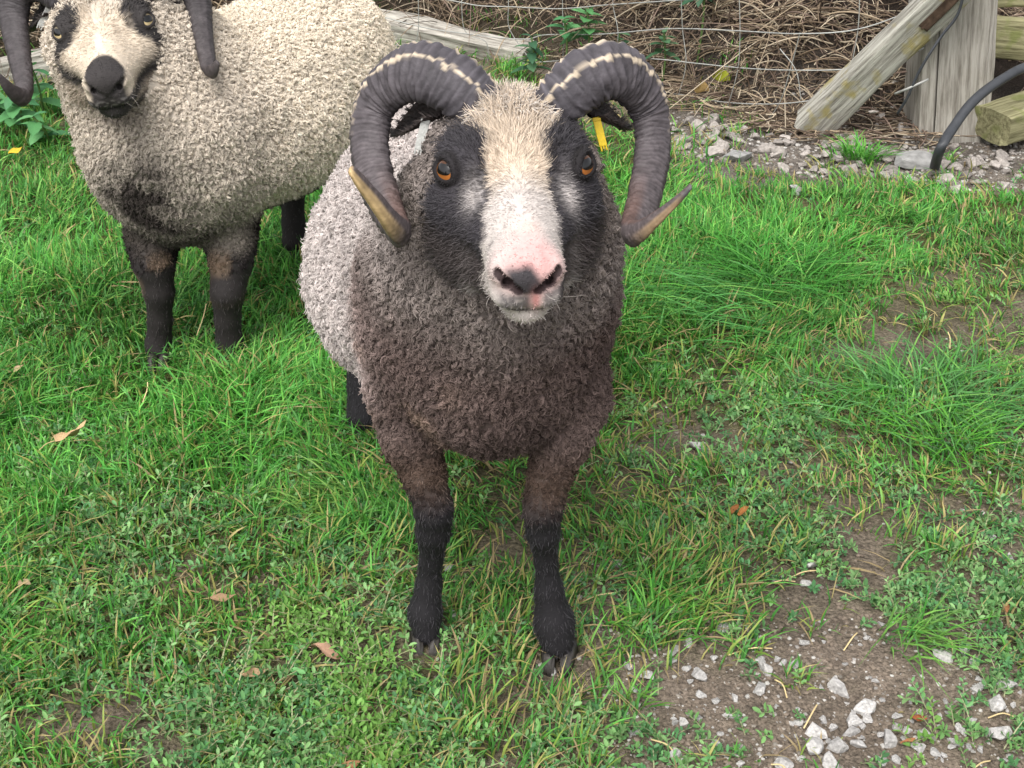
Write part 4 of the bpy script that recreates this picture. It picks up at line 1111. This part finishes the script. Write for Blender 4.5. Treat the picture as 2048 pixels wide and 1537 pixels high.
def put_stone(px, py, wpx, meshes, label, group, sink=0.35, name='stone', cat='stone', flat=1.0):
    g = PG(px, py); z = float(ground_z(g[0], g[1])); g = PG(px, py, z)
    r = pxw(g, wpx)
    o = link(name, meshes[RNG.integers(0, len(meshes))])
    o.location = (g[0], g[1], z + r * 0.5 * (0.5 - sink) * flat)
    o.rotation_euler = (RNG.normal(0, 0.2), RNG.normal(0, 0.2), RNG.uniform(0, 6.28))
    o.scale = (r * RNG.uniform(0.9, 1.1), r * RNG.uniform(0.9, 1.15), r * flat)
    return tag(o, label, cat, group)
LP, GPp = 'small pale angular stone in the bare brown earth of the foreground', 'pale stones in the bare earth'
front = [(1400, 1355, 34), (1430, 1490, 22), (1455, 1433, 30), (1365, 1447, 30), (1404, 1392, 22), (1470, 1398, 28), (1475, 1437, 26), (1520, 1382, 32), (1535, 1345, 44), (1521, 1328, 26),
         (1567, 1328, 18), (1590, 1330, 24), (1680, 1386, 58), (1730, 1420, 40), (1735, 1440, 26), (1708, 1447, 30), (1637, 1467, 42), (1700, 1468, 44), (1628, 1497, 48), (1676, 1495, 40),
         (1718, 1495, 34), (1775, 1482, 44), (1795, 1460, 28), (1835, 1498, 30), (1850, 1470, 24), (1925, 1465, 18), (2000, 1470, 48), (1992, 1412, 46), (2010, 1375, 44), (1955, 1380, 26),
         (1930, 1305, 34), (1885, 1315, 40), (1640, 1375, 14), (1345, 1310, 18), (1352, 1300, 16), (1378, 1290, 22), (1343, 1325, 20), (1295, 1355, 26), (1255, 1335, 24), (1350, 1512, 30),
         (1365, 1530, 26), (1480, 1530, 20), (1570, 1532, 44), (1660, 1532, 40), (1760, 1525, 24), (1870, 1508, 26), (1905, 1485, 28), (1960, 1500, 24), (1790, 1520, 22), (1445, 1258, 30),
         (1620, 1135, 34), (1612, 1172, 26), (1980, 1075, 26), (2015, 1120, 30), (1550, 1165, 20), (1400, 900, 40), (1580, 925, 24), (1590, 385, 30), (897, 1138, 20), (905, 1230, 24),
         (1100, 1345, 34), (1160, 1195, 18), (1158, 1168, 20), (1238, 1130, 24), (700, 1505, 24), (430, 1415, 26), (600, 1450, 22), (1230, 1545, 24), (1310, 1290, 14), (1760, 1250, 16), (1690, 1330, 12), (1610, 1290, 14)]
for a, b, w in front: put_stone(a, b, w * 1.3, PALE, LP, GPp, 0.08)
for _ in range(95):
    a, b = RNG.uniform(1250, 2040), RNG.uniform(1275, 1530)
    if RNG.random() < 0.35: a = RNG.uniform(1550, 1950); b = RNG.uniform(1400, 1535)
    put_stone(a, b, RNG.uniform(10, 26), PALE, LP, GPp, 0.15)
LG, GG = 'grey gravel stone on the strip in front of the fence', 'gravel stones by the fence'
cnt = 0
while cnt < 210:
    a = RNG.uniform(1290, 2060); b = RNG.uniform(215, 395)
    lo = np.interp(a, [1290, 1400, 1600, 1700, 1900, 2060], [262, 240, 262, 215, 268, 250]); hi = np.interp(a, [1290, 1400, 1600, 1800, 1950, 2060], [295, 318, 350, 375, 392, 385])
    if not lo < b < hi or (1935 < a and b < 275) or (1560 < a < 1740 and b < 275): continue
    put_stone(a, b, RNG.uniform(14, 34) if RNG.random() < 0.8 else RNG.uniform(34, 50), GREY, LG, GG, -0.1); cnt += 1
def slab(px0, py0, px1, py1, thick, depth, label, seed):
    a, b = PG(px0, py0), PG(px1, py1); c = (a + b) / 2; L = np.linalg.norm(b - a)
    o = link('stone_slab', stone_mesh(seed, M_SLATE, 0.6, 14))
    o.location = (c[0], c[1], float(ground_z(c[0], c[1])) + thick * 0.35); o.scale = (L * 0.55, depth * 0.6, thick); o.rotation_euler = (0.05, -0.06, math.atan2(b[1] - a[1], b[0] - a[0]))
    tag(o, label, 'stone')
slab(1448, 322, 1505, 316, 0.03, 0.07, 'small flat slate-grey stone at the edge of the grass', 41)
slab(1775, 328, 1900, 342, 0.05, 0.11, 'long flat grey stone lying beside the water pipe', 47)
def gravel_stuff():
    base = [np.array([v.co for v in m.vertices]) for m in PALE[:1]]
    bm = bmesh.new(); bmesh.ops.create_icosphere(bm, subdivisions=1, radius=1); bm.verts.ensure_lookup_table()
    B = np.array([v.co for v in bm.verts]); Fc = np.array([[v.index for v in f.verts] for f in bm.faces]); bm.free()
    pos, rad = [], []
    for lo_x, hi_x, lo_y, hi_y, n, r0, r1 in ((1280, 2100, 225, 395, 3200, 0.003, 0.010), (1150, 2100, 1240, 1560, 2000, 0.0012, 0.0042), (1200, 2100, 620, 1250, 420, 0.0015, 0.005), (780, 1250, 1080, 1350, 160, 0.0015, 0.005)):
        for _ in range(n):
            g = PG(RNG.uniform(lo_x, hi_x), RNG.uniform(lo_y, hi_y))
            if lo_y < 300:
                px, py, _d = proj(g[None]); hi = np.interp(px[0], [1290, 1400, 1600, 1800, 1950, 2060], [290, 315, 350, 372, 390, 380])
                if py[0] > hi: continue
            pos.append(g); rad.append(r0 + (r1 - r0) * RNG.random() ** 2)
    n_pale = len(pos)
    for lo_x, hi_x, lo_y, hi_y, n in ((1100, 2100, 1230, 1570, 5200), (1200, 2100, 620, 1250, 2600), (0, 1250, 1050, 1550, 1600)):   # crumbs of earth
        for _ in range(n):
            g = PG(RNG.uniform(lo_x, hi_x), RNG.uniform(lo_y, hi_y)); pos.append(g); rad.append(0.0012 + 0.0040 * RNG.random() ** 2)
    pos, rad = np.array(pos), np.array(rad); n = len(pos); pos[:, 2] = ground_z(pos[:, 0], pos[:, 1])
    V = B[None] * (rad[:, None, None] * RNG.uniform(0.6, 1.2, (n, len(B), 1))) * np.array([1, 1, 0.6]) + pos[:, None]
    F = (Fc[None] + (np.arange(n) * len(B))[:, None, None]).reshape(-1, 3)
    c = np.array([lin(172, 166, 160), lin(148, 140, 130), lin(120, 108, 96), lin(190, 186, 180)])[RNG.integers(0, 4, n)] * RNG.uniform(0.6, 0.95, (n, 1))
    c[n_pale:] = lin(110, 99, 88) * RNG.uniform(0.6, 1.3, (n - n_pale, 1))
    o = link('fine_gravel', quad_mesh('fine_gravel', V.reshape(-1, 3), F, M_GRAVEL, np.repeat(c, len(B), 0), smooth=False))
    tag(o, 'fine gravel scattered over the bare earth and along the fence', 'gravel', kind='stuff')
gravel_stuff()

# ------------------------------------------------------------------ grass
def ground_candidates(n):
    """points on the ground, denser where they are near the camera, in a wedge wider than the view"""
    t = RNG.random(n)
    Y = 0.62 * (4.75 / 0.62) ** (t ** 0.80)
    half = (Y * 0.866 + 0.6) * 0.41 * 1.42
    return RNG.uniform(-1, 1, n) * half, Y
G_PAL = np.array([lin(84, 150, 58), lin(100, 166, 70), lin(68, 132, 50), lin(124, 176, 86), lin(94, 154, 78), lin(76, 140, 64)])
G_YEL = np.array([lin(150, 168, 84), lin(166, 160, 96), lin(128, 156, 70), lin(180, 166, 112)])
def blades(x, y, h, w, az, lean, col, name, label, curl=None):
    n = len(x); base = np.stack([x, y, ground_z(x, y) - 0.003], -1)
    d = np.stack([np.cos(az), np.sin(az), np.zeros(n)], -1); s = np.stack([-d[:, 1], d[:, 0], np.zeros(n)], -1)
    s = unit(s + RNG.normal(0, 0.35, (n, 3)))
    lv = [0, 0.38, 0.72, 1.0]; ww = [0.8, 1.0, 0.7, 0]; V = np.zeros((n, 7, 3))
    for i, u in enumerate(lv):
        c = base + np.array([0, 0, 1.0]) * (h * (u - 0.55 * np.minimum(lean, 1.4) * u * u * 0.75))[:, None] + d * (h * lean * (0.25 * u + 0.85 * u * u))[:, None]
        if i < 3:
            V[:, 2 * i] = c - s * (w * ww[i] * 0.5)[:, None]; V[:, 2 * i + 1] = c + s * (w * ww[i] * 0.5)[:, None]
        else: V[:, 6] = c
    V[:, 2:, 2] = np.maximum(V[:, 2:, 2], base[:, None, 2] + 0.004)
    o4 = (np.arange(n) * 7)[:, None]
    q = (o4[:, None] + np.array([[0, 1, 3, 2], [2, 3, 5, 4]])[None]).reshape(-1, 4); t = (o4 + np.array([[4, 5, 6]])).reshape(-1, 3)
    loops = np.r_[q.ravel(), t.ravel()]; tot = np.r_[np.full(len(q), 4), np.full(len(t), 3)]; st = np.cumsum(tot) - tot
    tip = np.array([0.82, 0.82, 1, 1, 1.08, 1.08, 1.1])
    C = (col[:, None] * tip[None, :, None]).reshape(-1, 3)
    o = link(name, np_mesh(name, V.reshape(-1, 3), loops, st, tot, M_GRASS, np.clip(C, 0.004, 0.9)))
    tag(o, label, 'grass', kind='stuff' if name == 'grass' else None)
def in_hoof(x, y):
    m = np.zeros(len(x), bool)
    for c, r in ((HL1, 0.034), (HR1, 0.034), (F2[0], 0.005), (F2[1], 0.005)): m |= (x - c[0]) ** 2 + (y - c[1] + 0.022) ** 2 < (r + 0.012) ** 2
    return m
def lawn(n_tuft, per):
    x, y = ground_candidates(n_tuft); g, k, h, px, py = zones(x, y)
    keep = RNG.random(n_tuft) < g ** 1.15; x, y, h, g, px, py = x[keep], y[keep], h[keep], g[keep], px[keep], py[keep]
    dirt = 0.5 + 0.5 * RNG.random(len(x))
    m = len(x); rep_ = RNG.integers(per // 2, per + per // 2, m)
    idx = np.repeat(np.arange(m), rep_); n = len(idx)
    sp = (0.004 + 0.009 * np.sqrt(y[idx] / 1.5)) 
    ox, oy = RNG.normal(0, 1, n) * sp, RNG.normal(0, 1, n) * sp
    X, Y = x[idx] + ox, y[idx] + oy
    az = np.arctan2(oy, ox) + RNG.normal(0, 0.7, n)
    pt = np.stack([X, Y, 0 * X], -1); wind = noise(pt, 3.5, 41) * 2.2 + 0.4
    mixw = (RNG.random(n) < 0.35); az = np.where(mixw, wind * 1.5 + RNG.normal(0, .4, n), az)
    H = (0.020 + 0.062 * h[idx]) * RNG.uniform(0.55, 1.3, n) * (0.75 + 0.35 * noise(pt, 4, 43))
    lean = np.abs(RNG.normal(0.55, 0.35, n)) + 0.1
    W = RNG.uniform(0.0018, 0.0042, n) * (0.8 + 0.25 * Y / 1.5)
    c = G_PAL[RNG.integers(0, len(G_PAL), n)] * RNG.uniform(0.55, 1.3, (n, 1))
    c = c * (1 + 0.30 * fbm(pt, 2.6, 2, 47)[:, None])
    pale = np.clip(1.15 - g[idx], 0, 1) * 0.45 + 0.04
    py_ = RNG.random(n) < pale
    c[py_] = G_YEL[RNG.integers(0, 4, py_.sum())] * RNG.uniform(0.7, 1.1, (py_.sum(), 1))
    dead = RNG.random(n) < 0.03 + 0.10 * np.clip(1 - g[idx], 0, 1); c[dead] = lin(176, 156, 116) * RNG.uniform(0.6, 1, (dead.sum(), 1)); lean[dead] += 0.6
    ok = ~in_hoof(X, Y)
    blades(X[ok], Y[ok], H[ok], W[ok], az[ok], lean[ok], c[ok], 'grass', 'green meadow grass covering the trodden paddock')
lawn(30500, 9)
# separate long-bladed tufts that stand out of the sward
def tuft(px, py, rad, n, hgt, lean0, az0, azs, col, label, wd=0.0032):
    g = PG(px, py); X = g[0] + RNG.normal(0, rad, n); Y = g[1] + RNG.normal(0, rad * 0.8, n)
    az = np.arctan2(Y - g[1], X - g[0]) + RNG.normal(0, 1.1, n) if az0 is None else RNG.normal(az0, azs, n)
    c = col[None] * RNG.uniform(0.55, 1.4, (n, 1)); mx_ = RNG.random(n) < 0.3; c[mx_] = G_PAL[RNG.integers(0, len(G_PAL), mx_.sum())]
    blades(X, Y, hgt * RNG.uniform(0.6, 1.2, n), wd * RNG.uniform(0.7, 1.2, n), az, lean0 + np.abs(RNG.normal(0, 0.35, n)), c, 'grass_tuft', label)
tuft(1850, 800, 0.085, 480, 0.10, 1.0, None, 0, lin(92, 144, 80), 'big dark blue-green arching grass tuft among the knotgrass', 0.0034)
tuft(1480, 625, 0.10, 260, 0.14, 1.0, math.pi * 1.02, 0.35, lin(88, 150, 78), 'long pale grass combed flat beside the front ram')
tuft(1560, 560, 0.075, 420, 0.13, 0.9, None, 0, lin(70, 136, 52), 'tall green grass tuft in the middle of the sward')
tuft(1265, 1410, 0.012, 26, 0.05, 0.5, None, 0, lin(116, 164, 72), 'small lone grass tuft sprouting from the stony earth')
tuft(1820, 1285, 0.02, 70, 0.075, 0.8, -0.3, 0.8, lin(112, 160, 74), 'leaning light green grass tuft at the top of the bare earth')
tuft(1305, 1265, 0.025, 80, 0.055, 0.5, None, 0, lin(92, 158, 58), 'bright grass tuft right of the front hoof')
tuft(1720, 320, 0.03, 150, 0.07, 0.5, None, 0, lin(92, 160, 60), 'green grass tuft growing in the gravel by the post', 0.004)
tuft(1900, 880, 0.04, 200, 0.08, 0.6, None, 0, lin(100, 168, 58), 'bright yellow-green grass tuft below the dark tuft')
tuft(690, 1010, 0.03, 90, 0.08, 0.9, math.pi, 0.7, lin(128, 168, 84), 'yellowish grass tuft behind the front hoof')

# ------------------------------------------------------------------ knotgrass
def knotgrass(n_c):
    x, y = ground_candidates(n_c); g, k, h, px, py = zones(x, y)
    keep = (RNG.random(n_c) < k) & ~in_hoof(x, y); x, y, py = x[keep], y[keep], py[keep]; n = len(x)
    pt = np.stack([x, y, 0 * x], -1)
    base = np.stack([x, y, ground_z(x, y)], -1)
    L = RNG.uniform(0.035, 0.105, n) * (0.8 + 0.3 * noise(pt, 5, 57)) * np.where(x > 0.1, 0.75, 1.0)
    az = RNG.uniform(0, 6.283, n); up = RNG.uniform(0.35, 1.1, n)
    d = unit(np.stack([np.cos(az), np.sin(az), up], -1))
    NL = 11; V, F, C = [], [], []
    tone = np.array([lin(106, 156, 96), lin(122, 168, 100), lin(94, 144, 94), lin(136, 176, 114)])[RNG.integers(0, 4, n)] * RNG.uniform(0.65, 1.25, (n, 1))
    young = noise(pt, 6, 59) > 0.62; tone[young] = lin(122, 166, 84) * RNG.uniform(0.8, 1.15, (young.sum(), 1))
    perp = unit(np.cross(d, [0.2, 0.1, 0.97])); perp2 = np.cross(d, perp)
    allV, allC = [], []
    sag = np.array([0, 0, -1.0])
    for j in range(NL):
        u = 0.15 + 0.85 * j / (NL - 1)
        p = base + d * (L * u)[:, None] + sag * (L * 0.25 * u * u)[:, None]
        a = j * 2.4 + RNG.normal(0, 0.3, n)
        o = perp * np.cos(a)[:, None] + perp2 * np.sin(a)[:, None]
        out = unit(o + d * (0.35 + 0.6 * (j > NL - 3)) + np.array([0, 0, 0.35]))
        ll = RNG.uniform(0.0065, 0.0140, n) * (1.05 - 0.4 * (j > NL - 3)); w = ll * RNG.uniform(0.36, 0.48, n)
        sd = unit(np.cross(out, RNG.normal(0, 0.35, (n, 3)) + np.array([0, 0, 1.0]))); nn = np.cross(sd, out)
        tip = p + out * ll[:, None]; m1 = p + out * (0.35 * ll)[:, None]; m2 = p + out * (0.72 * ll)[:, None]
        cv = nn * (ll * 0.10)[:, None]
        leaf = np.stack([p, m1 + sd * (w * .46)[:, None] + cv, m2 + sd * (w * .44)[:, None] + cv, tip, m2 - sd * (w * .44)[:, None] + cv, m1 - sd * (w * .46)[:, None] + cv], 1)
        allV.append(leaf); allC.append(np.repeat((tone * RNG.uniform(0.8, 1.2, (n, 1)))[:, None], 6, 1))
    V = np.concatenate(allV).reshape(-1, 3); C = np.concatenate(allC).reshape(-1, 3); nl = len(V) // 6
    b6 = (np.arange(nl) * 6)[:, None, None]
    q = (b6 + np.array([[0, 1, 2, 3], [0, 3, 4, 5]])[None]).reshape(-1, 4)
    # stems: thin ribbons in two crossing planes
    s0 = base; s1 = base + d * (L * 0.55)[:, None] + sag * (L * 0.075)[:, None]; s2 = base + d * L[:, None] + sag * (L * 0.25)[:, None]
    st = np.stack([s0 - perp * .0010, s0 + perp * .0010, s1 - perp * .0009, s1 + perp * .0009, s2 - perp * .0004, s2 + perp * .0004], 1).reshape(-1, 3)
    bs = (np.arange(n) * 6)[:, None, None] + len(V)
    q2 = (bs + np.array([[0, 1, 3, 2], [2, 3, 5, 4]])[None]).reshape(-1, 4)
    cs = np.repeat(lin(178, 178, 140)[None] * RNG.uniform(0.7, 1.1, (n, 1)), 6, 0)
    # tiny pale flowers at the nodes
    V = np.vstack([V, st]); C = np.vstack([C, cs]); q = np.vstack([q, q2])
    o = link('knotgrass', quad_mesh('knotgrass', V, q, M_GRASS, np.clip(C, 0.004, 0.9), smooth=True))
    tag(o, 'low knotgrass weeds with small oval leaves over the trodden ground', 'weeds', kind='stuff')
knotgrass(35000)

# ------------------------------------------------------------------ nettles
def leaf_mesh(name, mat, c, L=1.0, W=0.6, teeth=True, curl=0.15, fold=0.25):
    n = 9; vs, fs, cs = [], [], []
    for i in range(n):
        u = i / (n - 1); w = W / 2 * (math.sin(math.pi * min(1, u * 0.85 + 0.12)) ** 0.9) * (1 if u < 0.98 else 0.02)
        if teeth and i % 2: w *= 0.86
        z = -curl * u * u
        vs += [(u * L, w, z + fold * w), (u * L, 0, z), (u * L, -w, z + fold * w)]
        cs += [c, c * 1.15, c]
    for i in range(n - 1):
        a = i * 3; fs += [(a, a + 3, a + 4, a + 1), (a + 1, a + 4, a + 5, a + 2)]
    vs = np.array(vs)
    if not teeth:
        rj = np.random.default_rng(int(abs(c[0]) * 1e5) + int(W * 97))
        ii = np.repeat(np.arange(n), 3) / (n - 1.0); p1, p2, p3 = rj.uniform(0, 6.28, 3)
        vs[:, 1] += 0.05 * np.sin(ii * 4 + p1) + rj.normal(0, 0.012, len(vs)) * (np.abs(vs[:, 1]) > 1e-3)
        vs[:, 2] += 0.07 * np.sin(ii * 5 + p2) + (0.06 * np.sin(ii * 7 + p3) * np.sign(vs[:, 1])) + rj.normal(0, 0.015, len(vs))
    return mixed_mesh(name, vs, fs, mat, np.array(cs))
NET_L = [leaf_mesh('leaf', M_LEAF, lin(*c), 1, 0.62, True, cu) for c, cu in (((84, 138, 84), .25), ((70, 122, 78), .35), ((98, 150, 96), .2))]
NET_D = [leaf_mesh('leaf', M_LEAF, lin(*c), 1, 0.6, True, cu) for c, cu in (((66, 104, 72), .3), ((56, 92, 66), .4), ((82, 118, 84), .2))]
def nettle(base, h, pairs, size, leaves, label, lean=(0, 0), u0=0.15, stem_c=lin(96, 120, 70)):
    base = np.array(base, float); r = empty('nettle', base.tolist()); tag(r, label, 'nettle', 'nettles along the fence')
    top = base + np.array([lean[0], lean[1], h])
    m = plain_mat('nettle_stem', stem_c, 0.7, 0.2, 0.2, 60, 0.1)
    tube('stem', [base - [0, 0, 0.02], base + (top - base) * 0.5 + [0.01, 0, 0], top], 0.0035, m, r, 6, 16)
    for i in range(pairs):
        u = u0 + (1 - u0) * (i + 1) / pairs; p = (top - base) * u
        for k in range(2):
            az = i * 1.57 + k * math.pi + random.uniform(-0.4, 0.4)
            o = link('leaf', leaves[random.randrange(len(leaves))], r)
            o.location = p.tolist(); s = size * (1.1 - 0.5 * (u - u0) / (1 - u0)) * random.uniform(0.8, 1.2)
            o.scale = (s, s, s); o.rotation_euler = (random.uniform(-0.3, 0.3), random.uniform(-0.35, 0.35) - 0.25 * (u > 0.9), az)
    return r
def at_bank(px, py, Y):
    p = P(px, py, Y); return np.array([p[0], Y, float(ground_z(p[0], Y))])
nettle(at_bank(40, 250, 3.55), 0.16, 7, 0.088, NET_L, 'broad-leaved bright green nettle under the left horn of the cream ram', (0.02, -0.05))
nettle(at_bank(85, 215, 3.75), 0.20, 7, 0.080, NET_L, 'bright green nettle touching the neck of the cream ram', (0.0, -0.05))
nettle(at_bank(0, 235, 3.65), 0.13, 6, 0.085, NET_L, 'bright green nettle in front of the pale fallen rail', (0.0, -0.04))
nettle(at_bank(95, 255, 3.45), 0.10, 5, 0.080, NET_L, 'low nettle at the edge of the grass beside the cream ram', (-0.02, -0.04))
nettle(at_bank(1062, 150, 4.10), 0.15, 7, 0.066, NET_D, 'dark nettle standing between the two horns of the front ram', (0, -0.03))
nettle(at_bank(1128, 75, 4.14), 0.20, 5, 0.075, NET_L, 'green nettle beside the right horn of the front ram', (0, -0.02), 0.6)
nettle(at_bank(1172, 75, 4.16), 0.22, 6, 0.085, NET_L, 'green nettle on the bank under the top wire', (0, -0.02), 0.55)
nettle(at_bank(1236, 92, 4.08), 0.16, 5, 0.060, NET_D, 'small dark nettle low on the bank behind a horn', (0, -0.02), 0.5)
nettle(at_bank(1325, 92, 3.98), 0.19, 6, 0.055, NET_D, 'small dark nettle clump on the bank between two wires', (0, -0.02), 0.6)
nettle(at_bank(1400, 40, 4.0), 0.29, 7, 0.062, NET_D, 'dark nettle high on the bank among dead stems', (0, 0.0), 0.65)

# ------------------------------------------------------------------ fallen leaves and straws
def dead_leaf(px, py, length_px, ang, c, label, W=0.45, lift=0.012, stalk=0.0, fold=0.5, curl=-0.25):
    g = PG(px, py); z = float(ground_z(g[0], g[1])); g = PG(px, py, z + lift); Lm = 2 * pxw(g, length_px)
    me = leaf_mesh('fallen_leaf', M_DEADLEAF, lin(*c) * 0.7, 1, W * 0.85, False, curl, fold)
    o = link('fallen_leaf', me); o.location = (g[0], g[1], z + lift); Lm *= 0.85; o.scale = (Lm, Lm, Lm); o.rotation_euler = (random.uniform(-0.5, 0.5), random.uniform(-0.15, 0.1), ang)
    tag(o, label, 'fallen leaf', 'fallen leaves in the grass')
    if stalk:
        m = plain_mat('leaf_stalk', lin(*c) * 0.9, 0.7, 0.2)
        t = tube('stalk', [np.array([0, 0, 0.0]), np.array([-stalk * .5, 0.03, -0.03]), np.array([-stalk, 0.0, -0.15])], 0.012, m, None, 6, 12); t.parent = o
    return o
dead_leaf(110, 882, 82, 0.45, (214, 182, 138), 'curled tan leaf with a long stalk lying on the tall grass', 0.35, 0.06, 0.5, 0.7)
dead_leaf(622, 1296, 85, -0.15, (206, 164, 138), 'pinkish brown curled leaf among knotgrass beside the front hoof', 0.42, 0.02, 0.2, 0.5, 0.2)
dead_leaf(480, 1352, 70, 0.3, (192, 160, 126), 'narrow light brown leaf half hidden in knotgrass', 0.35, 0.018)
dead_leaf(418, 1202, 70, 0.3, (170, 140, 108), 'dull brown folded leaf in short grass', 0.35, 0.018)
dead_leaf(35, 1165, 42, -0.3, (170, 150, 118), 'small beige leaf scrap in knotgrass at the edge', 0.5, 0.03)
dead_leaf(18, 310, 34, 0.6, (222, 190, 60), 'bright yellow leaf below the nettles', 0.7, 0.05)
dead_leaf(1462, 1028, 36, 1.0, (150, 98, 56), 'dark brown leaf standing in the thin weeds, first of a pair', 0.5, 0.02, 0, 0.5)
dead_leaf(1476, 1030, 34, 0.7, (168, 112, 62), 'orange-brown leaf leaning on a darker leaf in the weeds', 0.5, 0.02, 0, 0.5)
dead_leaf(1212, 1240, 32, -1.0, (196, 120, 84), 'small reddish leaf right of the front hoof', 0.4, 0.012)
dead_leaf(1825, 1435, 34, -0.4, (160, 96, 60), 'crumpled rust brown leaf on the stony earth', 0.55, 0.01)
dead_leaf(1800, 1488, 40, 0.2, (166, 116, 78), 'flat brown leaf among the pale stones', 0.3, 0.008)
dead_leaf(2015, 1225, 24, 1.2, (158, 110, 74), 'brown leaf among knotgrass at the edge of the bare earth', 0.55, 0.015)
dead_leaf(680, 1535, 50, 0.2, (178, 130, 96), 'brown leaf under the knotgrass at the front', 0.5, 0.012)
dead_leaf(15, 745, 40, 0.2, (190, 164, 130), 'pale dry leaf in tall grass left of the tan leaf', 0.5, 0.05)
def bank_leaf(px, py, Y, s, c, label, W):
    p = P(px, py, Y); me = leaf_mesh('fallen_leaf', M_DEADLEAF, lin(*c), 1, W, False, 0.1, 0.3)
    o = link('fallen_leaf', me); o.location = p.tolist(); o.scale = (s, s, s); o.rotation_euler = (-0.9, 0.3, random.uniform(0, 1.5)); tag(o, label, 'fallen leaf', 'leaves on the bank')
bank_leaf(1395, 175, 3.78, 0.055, (196, 164, 110), 'broad tan leaf caught under the netting', 0.8)
bank_leaf(1430, 150, 3.76, 0.06, (190, 196, 70), 'yellow-green leaf caught behind the netting', 0.8)
def straw_pieces():
    i = 0
    for px, py, L, a in ((1600, 1160, 75, 0.35), (1560, 1175, 60, 0.1), (1500, 1310, 90, 0.12), (1250, 1330, 60, 1.9), (1900, 1300, 55, 1.4), (1700, 1290, 60, 0.9), (1190, 1215, 90, 0.35), (250, 1330, 80, 0.35), (235, 1520, 90, 0.2),
                        (1620, 1440, 70, 1.0), (1560, 1390, 50, 1.9), (1890, 720, 50, 1.6), (410, 690, 95, 1.25), (298, 830, 60, 1.35), (2000, 1440, 50, 0), (1560, 1540, 40, 2.5), (1330, 1500, 70, 2.4), (1960, 1530, 60, .5)):
        g = PG(px, py); z = float(ground_z(g[0], g[1])) + (0.006 if py > 1000 else 0.05); Lm = 2 * pxw(g, L) / 2
        d = np.array([math.cos(a), math.sin(a), 0.08]); c = np.array([g[0], g[1], z])
        if py < 900: d = np.array([math.cos(a) * 0.5, math.sin(a) * 0.5, 0.5])
        o = tube('straw', [c - d * Lm, c + np.array([0.003, 0.004, 0.003]), c + d * Lm], 0.0011, STRAW_M, None, 5, 14)
        tag(o, 'single dry pale straw lying on the ground or grass', 'straw', 'loose straws on the ground')
STRAW_M = plain_mat('straw_piece', lin(206, 184, 138), 0.7, 0.2, 0.2, 50, 0.1)
straw_pieces()
